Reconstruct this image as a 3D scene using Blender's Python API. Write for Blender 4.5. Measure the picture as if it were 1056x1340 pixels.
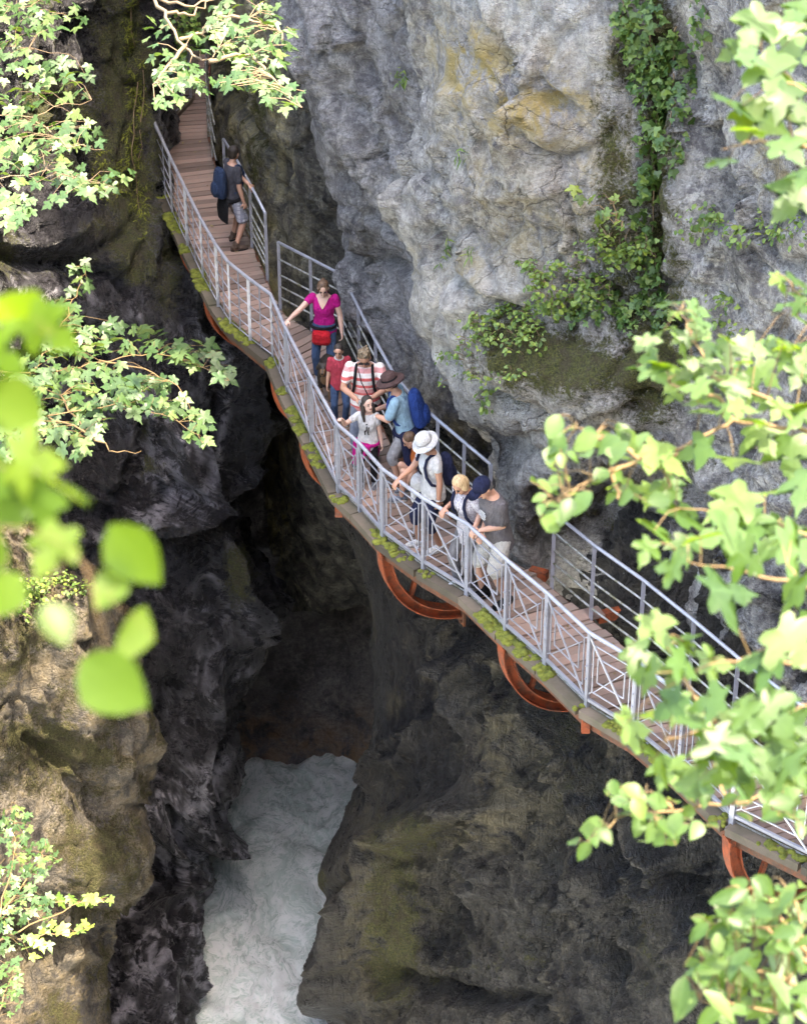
import bpy, bmesh, math, random
import numpy as np
from mathutils import Vector, Matrix

for o in list(bpy.data.objects):
    bpy.data.objects.remove(o, do_unlink=True)
SC = bpy.context.scene
COL = SC.collection
rnd = random.Random(7)

# ------------------------------------------------------------------ camera
PITCH = math.radians(33.0)
CAM_H = 15.8
F_PX = 3107.0            # focal length in pixels of the 1056 x 1340 photograph
cam_data = bpy.data.cameras.new('camera')
cam = bpy.data.objects.new('camera', cam_data)
COL.objects.link(cam)
cam.location = (0, 0, CAM_H)
cam.rotation_euler = (math.pi / 2 - PITCH, 0, 0)
cam_data.sensor_fit = 'HORIZONTAL'
cam_data.sensor_width = 24.0
cam_data.lens = F_PX / 1056.0 * 24.0
cam_data.clip_end = 2000
cam_data.clip_start = 0.1
cam_data.dof.use_dof = True
cam_data.dof.focus_distance = 29.0
cam_data.dof.aperture_fstop = 5.0
SC.camera = cam

# ------------------------------------------------------------------ light
SUN_ELEV = math.radians(70)
SUN_AZ = math.radians(118)        # clockwise from +Y, towards +X
world = bpy.data.worlds.new('World')
SC.world = world
world.use_nodes = True
nt = world.node_tree
bg = nt.nodes['Background']
sky = nt.nodes.new('ShaderNodeTexSky')
sky.sky_type = 'NISHITA'
sky.sun_disc = False
sky.sun_elevation = SUN_ELEV
sky.sun_rotation = SUN_AZ
sky.air_density = 1.0
sky.dust_density = 2.5
sky.ozone_density = 0.6
nt.links.new(sky.outputs[0], bg.inputs[0])
bg.inputs[1].default_value = 0.15
sun_d = bpy.data.lights.new('sun', 'SUN')
sun_d.energy = 2.0
sun_d.angle = math.radians(0.6)
sun_d.color = (1.0, 0.95, 0.86)
sun = bpy.data.objects.new('sun', sun_d)
COL.objects.link(sun)
sd = Vector((math.cos(SUN_ELEV) * math.sin(SUN_AZ), math.cos(SUN_ELEV) * math.cos(SUN_AZ), math.sin(SUN_ELEV)))
sun.rotation_euler = sd.to_track_quat('Z', 'Y').to_euler()
sun.location = sd * 60
SC.view_settings.view_transform = 'Standard'
SC.view_settings.look = 'None'
SC.view_settings.exposure = 3.4
SC.view_settings.use_white_balance = True
SC.view_settings.white_balance_temperature = 7700
SC.view_settings.white_balance_tint = 10
SC.view_settings.gamma = 1.0
SC.render.engine = 'CYCLES'
SC.cycles.max_bounces = 7
SC.cycles.diffuse_bounces = 4
SC.cycles.glossy_bounces = 2
SC.cycles.caustics_reflective = False
SC.cycles.caustics_refractive = False
SC.cycles.use_denoising = True

# ------------------------------------------------------------------ pixel <-> place
SP, CP = math.sin(PITCH), math.cos(PITCH)
def ray(x, y):
    u = (x - 528.0) / F_PX; v = (y - 670.0) / F_PX
    return Vector((u, CP - v * SP, -SP - v * CP))
def at_y(x, y, Y):
    d = ray(x, y); return d * (Y / d.y) + Vector((0, 0, CAM_H))
def at_z(x, y, z=0.0):
    d = ray(x, y); return d * ((z - CAM_H) / d.z) + Vector((0, 0, CAM_H))
def at_d(x, y, dep):
    return ray(x, y) * dep + Vector((0, 0, CAM_H))
def project(P):
    P = np.asarray(P)
    X, Y, Z = P[..., 0], P[..., 1], P[..., 2] - CAM_H
    dep = Y * CP - Z * SP
    v = (-Y * SP - Z * CP) / dep
    return 528 + F_PX * X / dep, 670 + F_PX * v, dep

# ------------------------------------------------------------------ noise (numpy)
def _hash(ix, iy, iz, seed):
    u = np.uint32
    with np.errstate(over='ignore'):
        h = ix.astype(u) * u(374761393) + iy.astype(u) * u(668265263) + iz.astype(u) * u(2147483647) + u((seed * 974634777) & 0xffffffff)
        h = (h ^ (h >> u(13))) * u(1274126177)
        h = (h ^ (h >> u(16))) * u(2246822519)
    return h ^ (h >> u(15))
def gnoise(p, seed=0):
    p = p.astype(np.float32)
    fl = np.floor(p); i = fl.astype(np.int32); f = p - fl
    u = f * f * f * (f * (f * 6 - 15) + 10)
    res = 0; k = np.float32(1 / 511.5); one = np.float32(1)
    ax = [f[..., 0], f[..., 0] - one]; ay = [f[..., 1], f[..., 1] - one]; az = [f[..., 2], f[..., 2] - one]
    wx = [one - u[..., 0], u[..., 0]]; wy = [one - u[..., 1], u[..., 1]]; wz = [one - u[..., 2], u[..., 2]]
    m = np.uint32(1023)
    for dx in (0, 1):
        for dy in (0, 1):
            wxy = wx[dx] * wy[dy]
            for dz in (0, 1):
                h = _hash(i[..., 0] + dx, i[..., 1] + dy, i[..., 2] + dz, seed)
                g = ((h & m) * k - one) * ax[dx] + (((h >> np.uint32(10)) & m) * k - one) * ay[dy] + (((h >> np.uint32(20)) & m) * k - one) * az[dz]
                res = res + wxy * wz[dz] * g.astype(np.float32)
    return res * np.float32(1.5)
def fbm(p, octv=4, seed=0, gain=0.5):
    a, s, r = 1.0, 0, 0
    for k in range(octv):
        r = r + a * gnoise(p * (2.03 ** k) + k * 17.3, seed + k); s += a; a *= gain
    return r / s
def ridged(p, octv=4, seed=0):
    a, s, r = 1.0, 0, 0
    for k in range(octv):
        r = r + a * (1 - np.abs(gnoise(p * (2.1 ** k) + k * 9.1, seed + k)) * 2); s += a; a *= 0.5
    return r / s
def worley(p, seed=0):
    p = p.astype(np.float32); fl = np.floor(p); i = fl.astype(np.int32); f = p - fl
    f1 = np.full(p.shape[:-1], 9.0, np.float32); f2 = f1.copy(); val = np.zeros(p.shape[:-1], np.float32)
    m = np.uint32(1023); k = np.float32(1 / 1023)
    for dx in (-1, 0, 1):
        for dy in (-1, 0, 1):
            for dz in (-1, 0, 1):
                h = _hash(i[..., 0] + dx, i[..., 1] + dy, i[..., 2] + dz, seed)
                d = ((h & m) * k + (dx - f[..., 0])) ** 2 + (((h >> np.uint32(10)) & m) * k + (dy - f[..., 1])) ** 2 + (((h >> np.uint32(20)) & m) * k + (dz - f[..., 2])) ** 2
                d = d.astype(np.float32); c = d < f1
                f2 = np.where(c, f1, np.minimum(f2, d)); val = np.where(c, ((h >> np.uint32(5)) & np.uint32(255)) / np.float32(255), val); f1 = np.where(c, d, f1)
    return np.sqrt(f1), np.sqrt(f2), val
def sstep(a, b, x):
    t = np.clip((x - a) / (b - a), 0, 1); return t * t * (3 - 2 * t)

# ------------------------------------------------------------------ object helpers
def tag(o, label=None, cat=None, group=None, kind=None):
    if label: o['label'] = label
    if cat: o['category'] = cat
    if group: o['group'] = group
    if kind: o['kind'] = kind
    return o
def link(o, parent=None):
    COL.objects.link(o)
    if parent is not None:
        o.parent = parent
    return o
def mesh_obj(name, verts, faces, mat=None, parent=None, smooth=True):
    me = bpy.data.meshes.new(name)
    me.from_pydata([tuple(v) for v in verts], [], faces)
    if smooth:
        me.polygons.foreach_set('use_smooth', [True] * len(me.polygons))
    if mat: me.materials.append(mat)
    me.update()
    return link(bpy.data.objects.new(name, me), parent)
def empty(name, loc=(0, 0, 0), rz=0.0):
    o = bpy.data.objects.new(name, None); o.empty_display_size = 0.2
    COL.objects.link(o); o.location = loc; o.rotation_euler = (0, 0, rz)
    return o

class MB:
    """collects simple shapes into one mesh"""
    def __init__(s): s.v = []; s.f = []
    def add(s, v, f):
        b = len(s.v); s.v += [tuple(a) for a in v]; s.f += [tuple(i + b for i in q) for q in f]
    def tube(s, pts, r, n=8, cap=True):
        pts = [Vector(p) for p in pts]
        rs = r if isinstance(r, (list, tuple)) else [r] * len(pts)
        ring = []; b = len(s.v); up = None
        for k, p in enumerate(pts):
            t = (pts[min(k + 1, len(pts) - 1)] - pts[max(k - 1, 0)])
            if t.length < 1e-9: t = Vector((0, 0, 1))
            t.normalize()
            if up is None:
                up = Vector((0, 0, 1)) if abs(t.z) < 0.9 else Vector((1, 0, 0))
            a = t.cross(up)
            if a.length < 1e-6: a = t.orthogonal()
            a.normalize(); c = a.cross(t).normalized(); up = c
            for j in range(n):
                th = 2 * math.pi * j / n
                s.v.append(tuple(p + a * (math.cos(th) * rs[k]) + c * (math.sin(th) * rs[k])))
        for k in range(len(pts) - 1):
            for j in range(n):
                j2 = (j + 1) % n
                s.f.append((b + k * n + j, b + k * n + j2, b + (k + 1) * n + j2, b + (k + 1) * n + j))
        if cap:
            s.f.append(tuple(b + j for j in range(n - 1, -1, -1)))
            e = b + (len(pts) - 1) * n
            s.f.append(tuple(e + j for j in range(n)))
    def bar(s, p, q, w, h, up=(0, 0, 1)):
        """box from p to q: w across, h along up"""
        p, q = Vector(p), Vector(q); t = (q - p).normalized(); up = Vector(up)
        a = t.cross(up)
        if a.length < 1e-6: a = t.orthogonal()
        a.normalize(); c = a.cross(t).normalized()
        vs = []
        for e in (p, q):
            for (i, j) in ((-1, -1), (1, -1), (1, 1), (-1, 1)):
                vs.append(e + a * (i * w / 2) + c * (j * h / 2))
        s.add(vs, [(3, 2, 1, 0), (4, 5, 6, 7), (0, 1, 5, 4), (1, 2, 6, 5), (2, 3, 7, 6), (3, 0, 4, 7)])
    def loft(s, rings, n=16, cap=True):
        """rings: (centre, ax (Vector), ay (Vector))"""
        b = len(s.v)
        for (c, ax, ay) in rings:
            for j in range(n):
                th = 2 * math.pi * j / n
                s.v.append(tuple(Vector(c) + Vector(ax) * math.cos(th) + Vector(ay) * math.sin(th)))
        for k in range(len(rings) - 1):
            for j in range(n):
                j2 = (j + 1) % n
                s.f.append((b + k * n + j, b + k * n + j2, b + (k + 1) * n + j2, b + (k + 1) * n + j))
        if cap:
            s.f.append(tuple(b + j for j in range(n - 1, -1, -1)))
            e = b + (len(rings) - 1) * n
            s.f.append(tuple(e + j for j in range(n)))
    def ell(s, c, ax, ay, az, n=14, m=8):
        c, ax, ay, az = map(Vector, (c, ax, ay, az))
        rings = []
        for k in range(m + 1):
            ph = -math.pi / 2 + math.pi * k / m
            r = max(math.cos(ph), 0.02)
            rings.append((c + az * math.sin(ph), ax * r, ay * r))
        s.loft(rings, n)
    def cap(s, p, q, r0, r1, n=12, m=3):
        """tapered capsule"""
        p, q = Vector(p), Vector(q); t = q - p
        if t.length < 1e-6: t = Vector((0, 0, 1e-3))
        t.normalize(); a = t.orthogonal().normalized(); c = t.cross(a)
        rings = []
        for k in range(m):
            ph = math.pi / 2 * (1 - k / m)
            rings.append((p - t * (r0 * math.sin(ph)), a * max(r0 * math.cos(ph), .001), c * max(r0 * math.cos(ph), .001)))
        rings.append((p, a * r0, c * r0)); rings.append((q, a * r1, c * r1))
        for k in range(1, m + 1):
            ph = math.pi / 2 * k / m
            rings.append((q + t * (r1 * math.sin(ph)), a * max(r1 * math.cos(ph), .001), c * max(r1 * math.cos(ph), .001)))
        s.loft(rings, n)
    def build(s, name, mat=None, parent=None, smooth=True):
        return mesh_obj(name, s.v, s.f, mat, parent, smooth)
    def remeshed(s, name, mat, parent, voxel, smooth_it=4):
        me = bpy.data.meshes.new(name); me.from_pydata(s.v, [], s.f); me.update()
        tmp = bpy.data.objects.new('tmp', me); COL.objects.link(tmp)
        m = tmp.modifiers.new('r', 'REMESH'); m.mode = 'VOXEL'; m.voxel_size = voxel
        sm = tmp.modifiers.new('s', 'SMOOTH'); sm.iterations = smooth_it; sm.factor = 0.5
        dg = bpy.context.evaluated_depsgraph_get()
        new = bpy.data.meshes.new_from_object(tmp.evaluated_get(dg))
        bpy.data.objects.remove(tmp, do_unlink=True); bpy.data.meshes.remove(me)
        new.name = name
        new.polygons.foreach_set('use_smooth', [True] * len(new.polygons))
        new.materials.clear(); new.materials.append(mat)
        return link(bpy.data.objects.new(name, new), parent)

# ------------------------------------------------------------------ materials
def lin(r, g, b):
    f = lambda c: (c / 255 / 12.92) if c / 255 <= 0.04045 else ((c / 255 + 0.055) / 1.055) ** 2.4
    return (f(r), f(g), f(b), 1)
class NM:
    """small node-building helper"""
    def __init__(s, name):
        s.m = bpy.data.materials.new(name); s.m.use_nodes = True
        s.t = s.m.node_tree; s.b = s.t.nodes['Principled BSDF']; s.out = s.t.nodes['Material Output']
        s.co = s.t.nodes.new('ShaderNodeTexCoord').outputs['Object']
    def n(s, typ, **kw):
        nd = s.t.nodes.new(typ)
        for k, v in kw.items():
            if k.startswith('i_'):
                key = k[2:]; nd.inputs[int(key) if key.isdigit() else key].default_value = v
            else: setattr(nd, k, v)
        return nd
    def l(s, a, b): s.t.links.new(a, b)
    def mapping(s, scale=(1, 1, 1), rot=(0, 0, 0), src=None):
        m = s.n('ShaderNodeMapping'); m.inputs['Scale'].default_value = scale; m.inputs['Rotation'].default_value = rot
        s.l(src or s.co, m.inputs[0]); return m.outputs[0]
    def noise(s, scale, detail=6, rough=0.6, vec=None, dist=0.0):
        nd = s.n('ShaderNodeTexNoise'); nd.inputs['Scale'].default_value = scale; nd.inputs['Detail'].default_value = detail
        nd.inputs['Roughness'].default_value = rough; nd.inputs['Distortion'].default_value = dist
        s.l(vec or s.co, nd.inputs['Vector']); return nd.outputs[0]
    def ramp(s, fac, stops):
        r = s.n('ShaderNodeValToRGB'); e = r.color_ramp.elements
        while len(e) < len(stops): e.new(0.5)
        for k, (p, c) in enumerate(stops):
            e[k].position = p; e[k].color = c if not isinstance(c, (int, float)) else (c, c, c, 1)
        s.l(fac, r.inputs[0]); return r.outputs[0]
    def mix(s, fac, a, b, mode='MIX'):
        m = s.n('ShaderNodeMix', data_type='RGBA', blend_type=mode)
        for k, v in ((0, fac), (6, a), (7, b)):
            if hasattr(v, 'is_linked'): s.l(v, m.inputs[k])
            elif k == 0: m.inputs[0].default_value = v
            else: m.inputs[k].default_value = v
        return m.outputs[2]
    def math(s, op, a, b=0.0):
        m = s.n('ShaderNodeMath', operation=op)
        for k, v in ((0, a), (1, b)):
            if hasattr(v, 'is_linked'): s.l(v, m.inputs[k])
            else: m.inputs[k].default_value = v
        return m.outputs[0]
    def attr(s, name):
        a = s.n('ShaderNodeAttribute'); a.attribute_name = name; return a.outputs['Fac']
    def color(s, c):
        if hasattr(c, 'is_linked'): s.l(c, s.b.inputs['Base Color'])
        else: s.b.inputs['Base Color'].default_value = c
    def bump(s, h, strength=0.5, dist=0.02):
        b = s.n('ShaderNodeBump'); b.inputs['Strength'].default_value = strength; b.inputs['Distance'].default_value = dist
        s.l(h, b.inputs['Height']); s.l(b.outputs[0], s.b.inputs['Normal'])
    def set(s, **kw):
        for k, v in kw.items():
            i = s.b.inputs[k.replace('_', ' ')]
            if hasattr(v, 'is_linked'): s.l(v, i)
            else: i.default_value = v
        return s

def rock_mat(name, c_lo, c_mid, c_hi, ochre_or_glint, moss_a, moss_b, rough, wet=0.0, streak=0.5, speck=0.5, bump=0.6, flute=False):
    m = NM(name)
    big = m.noise(0.55, 4, 0.6, dist=0.6)
    mid = m.noise(2.6, 5, 0.74, dist=0.5)
    fine = m.noise(15, 4, 0.80)
    grit = m.noise(70, 2, 0.75)
    bed = m.noise(3.0, 4, 0.75, vec=m.mapping((1.0, 1.0, 5.0), (0.12, 0.40, 0)), dist=0.5)
    st = m.noise(1.7, 4, 0.68, vec=m.mapping((2.0, 2.0, 0.22), (0.0, 0.12, 0)), dist=0.7)
    c = m.mix(m.ramp(mid, [(0.38, 0), (0.60, 1)]), c_lo, c_hi)
    c = m.mix(m.ramp(big, [(0.38, 0), (0.62, 0.65)]), c, c_mid)
    dk_ = tuple(x * 0.36 for x in c_mid[:3]) + (1,)
    c = m.mix(m.ramp(st, [(0.50, 0), (0.64, streak)]), c, dk_)
    c = m.mix(m.ramp(bed, [(0.52, 0), (0.68, 0.4)]), c, dk_)
    # grain: small pits and pale crystals all over
    c = m.mix(m.ramp(fine, [(0.50, 0), (0.66, 0.6)]), c, tuple(x * 0.5 for x in c_lo[:3]) + (1,))
    c = m.mix(m.math('MULTIPLY', m.ramp(fine, [(0.30, 1), (0.46, 0)]), speck), c, tuple(min(0.8, x * 1.6) for x in c_hi[:3]) + (1,))
    c = m.mix(m.ramp(grit, [(0.52, 0), (0.70, 0.4)]), c, tuple(x * 0.5 for x in c_lo[:3]) + (1,))
    # violet-black crust
    cr = m.math('MULTIPLY', m.ramp(m.noise(9, 4, 0.8), [(0.47, 0), (0.58, 1)]), m.math('MULTIPLY', m.attr('crust'), 0.6))
    c = m.mix(cr, c, (0.085, 0.075, 0.098, 1))
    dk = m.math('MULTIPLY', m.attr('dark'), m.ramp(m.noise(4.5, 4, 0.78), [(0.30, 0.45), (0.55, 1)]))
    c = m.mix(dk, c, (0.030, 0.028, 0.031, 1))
    oc = m.math('MULTIPLY', m.attr('ochre_or_glint'), m.ramp(mid, [(0.42, 0), (0.56, 1)]))
    c = m.mix(oc, c, m.mix(fine, ochre_or_glint, tuple(x * 0.5 for x in ochre_or_glint[:3]) + (1,)))
    # hairline cracks
    wv = m.n('ShaderNodeVectorMath', operation='ADD'); nz = m.n('ShaderNodeTexNoise'); nz.inputs['Scale'].default_value = 1.4; nz.inputs['Detail'].default_value = 5
    m.l(m.co, nz.inputs['Vector']); m.l(m.mapping((1.1, 1.1, 1.6), (0.1, 0.4, 0)), wv.inputs[0]); m.l(nz.outputs['Color'], wv.inputs[1])
    vo = m.n('ShaderNodeTexVoronoi'); vo.feature = 'DISTANCE_TO_EDGE'; vo.inputs['Scale'].default_value = 1.3; m.l(wv.outputs[0], vo.inputs['Vector'])
    crack = m.math('MULTIPLY', m.ramp(vo.outputs['Distance'], [(0.0, 1), (0.013, 0)]), m.ramp(big, [(0.42, 0), (0.60, 0.5)]))
    c = m.mix(crack, c, (0.035, 0.032, 0.033, 1))
    mossn = m.math('ADD', m.math('MULTIPLY', m.math('SUBTRACT', m.noise(22, 3, 0.8), 0.5), 1.1), m.math('MULTIPLY', m.math('SUBTRACT', mid, 0.5), 1.3))
    mo = m.ramp(m.math('ADD', m.attr('moss'), mossn), [(0.40, 0), (0.68, 1)])
    mc = m.mix(m.ramp(m.noise(38, 2, 0.75), [(0.34, 0), (0.66, 1)]), moss_a, moss_b)
    mc = m.mix(m.ramp(m.noise(5, 4, 0.7), [(0.45, 0), (0.62, 0.7)]), mc, (0.075, 0.055, 0.030, 1))
    c = m.mix(m.math('MULTIPLY', mo, 0.92), c, mc)
    m.color(c)
    r = m.ramp(mid, [(0.40, max(rough - 0.5 * wet, 0.16)), (0.62, rough)])
    m.l(m.mix(mo, r, (0.95, 0.95, 0.95, 1)), m.b.inputs['Roughness'])
    m.b.inputs['Specular IOR Level'].default_value = 0.15 + 0.6 * wet
    h = m.math('ADD', m.math('MULTIPLY', fine, 1.0), m.math('MULTIPLY', grit, 0.35))
    h = m.math('ADD', h, m.math('MULTIPLY', mid, 1.6))
    h = m.math('ADD', h, m.math('MULTIPLY', bed, 0.9))
    if flute: h = m.math('ADD', h, m.math('MULTIPLY', m.noise(4.5, 5, 0.7, vec=m.mapping((2.2, 2.2, 0.35), (0.0, 0.18, 0)), dist=0.8), 2.2))
    h = m.math('SUBTRACT', h, m.math('MULTIPLY', crack, 0.8))
    h = m.math('ADD', h, m.math('MULTIPLY', m.math('MULTIPLY', mo, m.noise(45, 2, 0.8)), 1.6))
    m.bump(h, min(1.0, bump * 1.5), 0.11)
    return m.m

M = {}
MOSS_A, MOSS_B = (0.026, 0.034, 0.007, 1), (0.15, 0.155, 0.030, 1)
M['limestone'] = rock_mat('pale_limestone', (0.392, 0.374, 0.362, 1), (0.493, 0.464, 0.428, 1), (0.754, 0.718, 0.660, 1), (0.638, 0.493, 0.217, 1), MOSS_A, MOSS_B, 0.9, 0, 0.5, 0.6, 0.7)
M['greystone'] = rock_mat('grey_limestone', (0.235, 0.225, 0.232, 1), (0.33, 0.316, 0.318, 1), (0.54, 0.52, 0.51, 1), (0.40, 0.33, 0.17, 1), MOSS_A, MOSS_B, 0.9, 0, 0.55, 0.4, 0.7)
M['mottled'] = rock_mat('mottled_rock', (0.21, 0.195, 0.155, 1), (0.28, 0.26, 0.21, 1), (0.52, 0.50, 0.41, 1), (0.60, 0.52, 0.27, 1), MOSS_A, MOSS_B, 0.8, 0.2, 0.5, 0.4, 0.7)
M['darkrock'] = rock_mat('dark_wet_rock', (0.026, 0.025, 0.029, 1), (0.032, 0.030, 0.035, 1), (0.080, 0.077, 0.088, 1), (0.60, 0.58, 0.66, 1), MOSS_A, MOSS_B, 0.45, 0.9, 0.4, 0.3, 0.7, True)  # pale polished ridges, with sky highlights painted into the lilac colour
M['caverock'] = rock_mat('cave_rock', (0.187, 0.176, 0.189, 1), (0.264, 0.246, 0.253, 1), (0.484, 0.462, 0.473, 1), (0.660, 0.418, 0.242, 1), MOSS_A, MOSS_B, 0.6, 0.6, 0.4, 0.4, 0.7)
M['wornrock'] = rock_mat('water_worn_rock', (0.040, 0.037, 0.034, 1), (0.046, 0.043, 0.038, 1), (0.098, 0.092, 0.080, 1), (0.30, 0.25, 0.14, 1), (0.030, 0.036, 0.010, 1), (0.18, 0.175, 0.05, 1), 0.55, 0.6, 0.4, 0.35, 0.8, True)
M['ledgerock'] = rock_mat('mossy_ledge_rock', (0.105, 0.092, 0.075, 1), (0.153, 0.133, 0.105, 1), (0.340, 0.303, 0.255, 1), (0.340, 0.264, 0.153, 1), (0.040, 0.042, 0.010, 1), (0.14, 0.13, 0.045, 1), 0.72, 0.3, 0.5, 0.4, 0.7)

def metal_mat(name, col, rough, metallic, var=0.2, rust=None):
    m = NM(name); a = m.noise(14, 5, 0.6)
    c = m.mix(a, tuple(x * (1 - var) for x in col[:3]) + (1,), tuple(min(1, x * (1 + var)) for x in col[:3]) + (1,))
    if rust: c = m.mix(m.ramp(m.noise(9, 6, 0.78), [(0.46, 0), (0.60, 0.9)]), c, rust)
    c = m.mix(m.ramp(m.noise(3.2, 6, 0.75), [(0.50, 0), (0.68, 0.45)]), c, (0.13, 0.11, 0.08, 1))
    m.color(c); m.set(Roughness=rough, Metallic=metallic); m.bump(m.noise(90, 3), 0.15, 0.004)
    return m.m
M['galv'] = metal_mat('galvanised_steel', (0.42, 0.43, 0.49, 1), 0.45, 0.45, 0.18)
M['galv_moss'] = metal_mat('weathered_galvanised_steel', (0.42, 0.42, 0.41, 1), 0.6, 0.3, 0.2, (0.16, 0.15, 0.07, 1))
M['rust_dark'] = metal_mat('brown_rusted_steel', (0.10, 0.045, 0.025, 1), 0.75, 0.0, 0.3, (0.22, 0.06, 0.02, 1))
M['rust'] = metal_mat('orange_primer_steel', (0.36, 0.075, 0.022, 1), 0.75, 0.0, 0.45, (0.13, 0.038, 0.018, 1))
def wood_mat(name, a, b, dirt):
    m = NM(name)
    oi = m.n('ShaderNodeObjectInfo').outputs['Random']
    g = m.noise(9, 6, 0.7, vec=m.mapping((1.2, 14, 14)), dist=0.4)
    c = m.mix(g, a, b)
    c = m.mix(m.ramp(m.noise(3.5, 5, 0.6), [(0.45, 0), (0.7, 0.6)]), c, dirt)
    hsv = m.n('ShaderNodeHueSaturation'); m.l(c, hsv.inputs['Color'])
    m.l(m.math('ADD', m.math('MULTIPLY', oi, 0.75), 0.62), hsv.inputs['Value'])
    hsv.inputs['Saturation'].default_value = 0.95
    m.color(hsv.outputs[0]); m.set(Roughness=0.75); m.bump(g, 0.5, 0.006)
    return m.m
M['plank'] = wood_mat('weathered_plank', (0.17, 0.098, 0.072, 1), (0.33, 0.225, 0.18, 1), (0.20, 0.17, 0.14, 1))
M['kerb'] = wood_mat('weathered_grey_wood', (0.075, 0.058, 0.042, 1), (0.15, 0.118, 0.085, 1), (0.045, 0.045, 0.02, 1))
def moss_mat():
    m = NM('cushion_moss'); m.color(m.mix(m.ramp(m.noise(16, 4, 0.7), [(0.3, 0), (0.7, 1)]), (0.075, 0.095, 0.012, 1), (0.26, 0.28, 0.04, 1)))
    m.set(Roughness=0.95); m.bump(m.noise(70, 5, 0.8), 1.0, 0.02); return m.m
M['moss'] = moss_mat()
def leaf_mat(name, a, b, trans, tfac=0.45, rough=0.45):
    m = NM(name)
    oi = m.n('ShaderNodeObjectInfo').outputs['Random']
    geo = m.n('ShaderNodeNewGeometry').outputs['Random Per Island']
    rn = m.math('FRACT', m.math('ADD', oi, geo))
    c = m.ramp(rn, [(0.0, tuple(x * 0.55 for x in a[:3]) + (1,)), (0.35, a), (0.7, b), (1.0, (b[0] * 1.5, b[1] * 1.25, b[2] * 0.9, 1))])
    sx = m.n('ShaderNodeSeparateXYZ'); m.l(m.co, sx.inputs[0])
    vein = m.math('FRACT', m.math('MULTIPLY', m.math('SUBTRACT', sx.outputs[1], m.math('MULTIPLY', m.math('ABSOLUTE', sx.outputs[0]), 0.9)), 5.0))
    rib = m.math('MAXIMUM', m.ramp(vein, [(0.0, 1), (0.10, 0)]), m.ramp(m.math('ABSOLUTE', sx.outputs[0]), [(0.0, 1), (0.025, 0)]))
    c = m.mix(m.math('MULTIPLY', rib, 0.35), c, tuple(min(1, x * 1.7) for x in b[:3]) + (1,))
    c = m.mix(m.math('MULTIPLY', m.ramp(m.noise(3.5, 4, 0.6), [(0.4, 0), (0.7, 1)]), 0.35), c, tuple(x * 0.6 for x in a[:3]) + (1,))
    m.color(c); m.set(Roughness=rough); m.b.inputs['Specular IOR Level'].default_value = 0.5
    tr = m.n('ShaderNodeBsdfTranslucent'); m.l(m.mix(m.math('FRACT', m.math('MULTIPLY', rn, 7.3)), (trans[0] * 1.5, trans[1] * 1.15, trans[2], 1), tuple(x * 0.55 for x in trans[:3]) + (1,)), tr.inputs[0])
    mx = m.n('ShaderNodeMixShader'); mx.inputs[0].default_value = tfac
    m.l(m.b.outputs[0], mx.inputs[1]); m.l(tr.outputs[0], mx.inputs[2]); m.l(mx.outputs[0], m.out.inputs[0])
    return m.m
M['leaf'] = leaf_mat('maple_leaf', (0.042, 0.098, 0.024, 1), (0.082, 0.150, 0.055, 1), (0.17, 0.34, 0.012, 1), 0.46)
M['leaf_pale'] = leaf_mat('pale_maple_leaf', (0.058, 0.124, 0.042, 1), (0.098, 0.168, 0.072, 1), (0.14, 0.27, 0.025, 1), 0.34)
M['leaf_near'] = leaf_mat('backlit_leaf', (0.05, 0.11, 0.015, 1), (0.09, 0.16, 0.03, 1), (0.16, 0.30, 0.008, 1), 0.58)
M['ivy'] = leaf_mat('ivy_leaf', (0.05, 0.12, 0.025, 1), (0.13, 0.22, 0.06, 1), (0.14, 0.25, 0.03, 1), 0.25)
M['herb'] = leaf_mat('herb_leaf', (0.09, 0.17, 0.035, 1), (0.20, 0.30, 0.07, 1), (0.22, 0.34, 0.04, 1), 0.3)
def bark_mat(name, a, b):
    m = NM(name); m.color(m.mix(m.noise(25, 5, 0.7), a, b)); m.set(Roughness=0.8); m.bump(m.noise(60, 4), 0.5, 0.005); return m.m
M['bark'] = bark_mat('branch_bark', (0.16, 0.11, 0.07, 1), (0.30, 0.22, 0.13, 1))
M['twig'] = bark_mat('reddish_twig', (0.17, 0.085, 0.045, 1), (0.22, 0.17, 0.07, 1))
# ================================================================== the gorge walls
def crom(ctrl, t_knots, t_new):
    """non-uniform cubic hermite along axis 0"""
    K = len(t_knots); m = np.zeros_like(ctrl)
    for k in range(K):
        if k == 0: m[k] = (ctrl[1] - ctrl[0]) / (t_knots[1] - t_knots[0])
        elif k == K - 1: m[k] = (ctrl[-1] - ctrl[-2]) / (t_knots[-1] - t_knots[-2])
        else:
            h0 = t_knots[k] - t_knots[k - 1]; h1 = t_knots[k + 1] - t_knots[k]
            s0 = (ctrl[k] - ctrl[k - 1]) / h0; s1 = (ctrl[k + 1] - ctrl[k]) / h1
            m[k] = (s0 * h1 + s1 * h0) / (h0 + h1)
    idx = np.clip(np.searchsorted(t_knots, t_new, side='right') - 1, 0, K - 2)
    h = (t_knots[idx + 1] - t_knots[idx]); s = (t_new - t_knots[idx]) / h
    sh = (-1,) + (1,) * (ctrl.ndim - 1)
    s = s.reshape(sh); h = h.reshape(sh)
    h00 = 2 * s**3 - 3 * s**2 + 1; h10 = s**3 - 2 * s**2 + s; h01 = -2 * s**3 + 3 * s**2; h11 = s**3 - s**2
    return h00 * ctrl[idx] + h10 * h * m[idx] + h01 * ctrl[idx + 1] + h11 * h * m[idx + 1]

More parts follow.
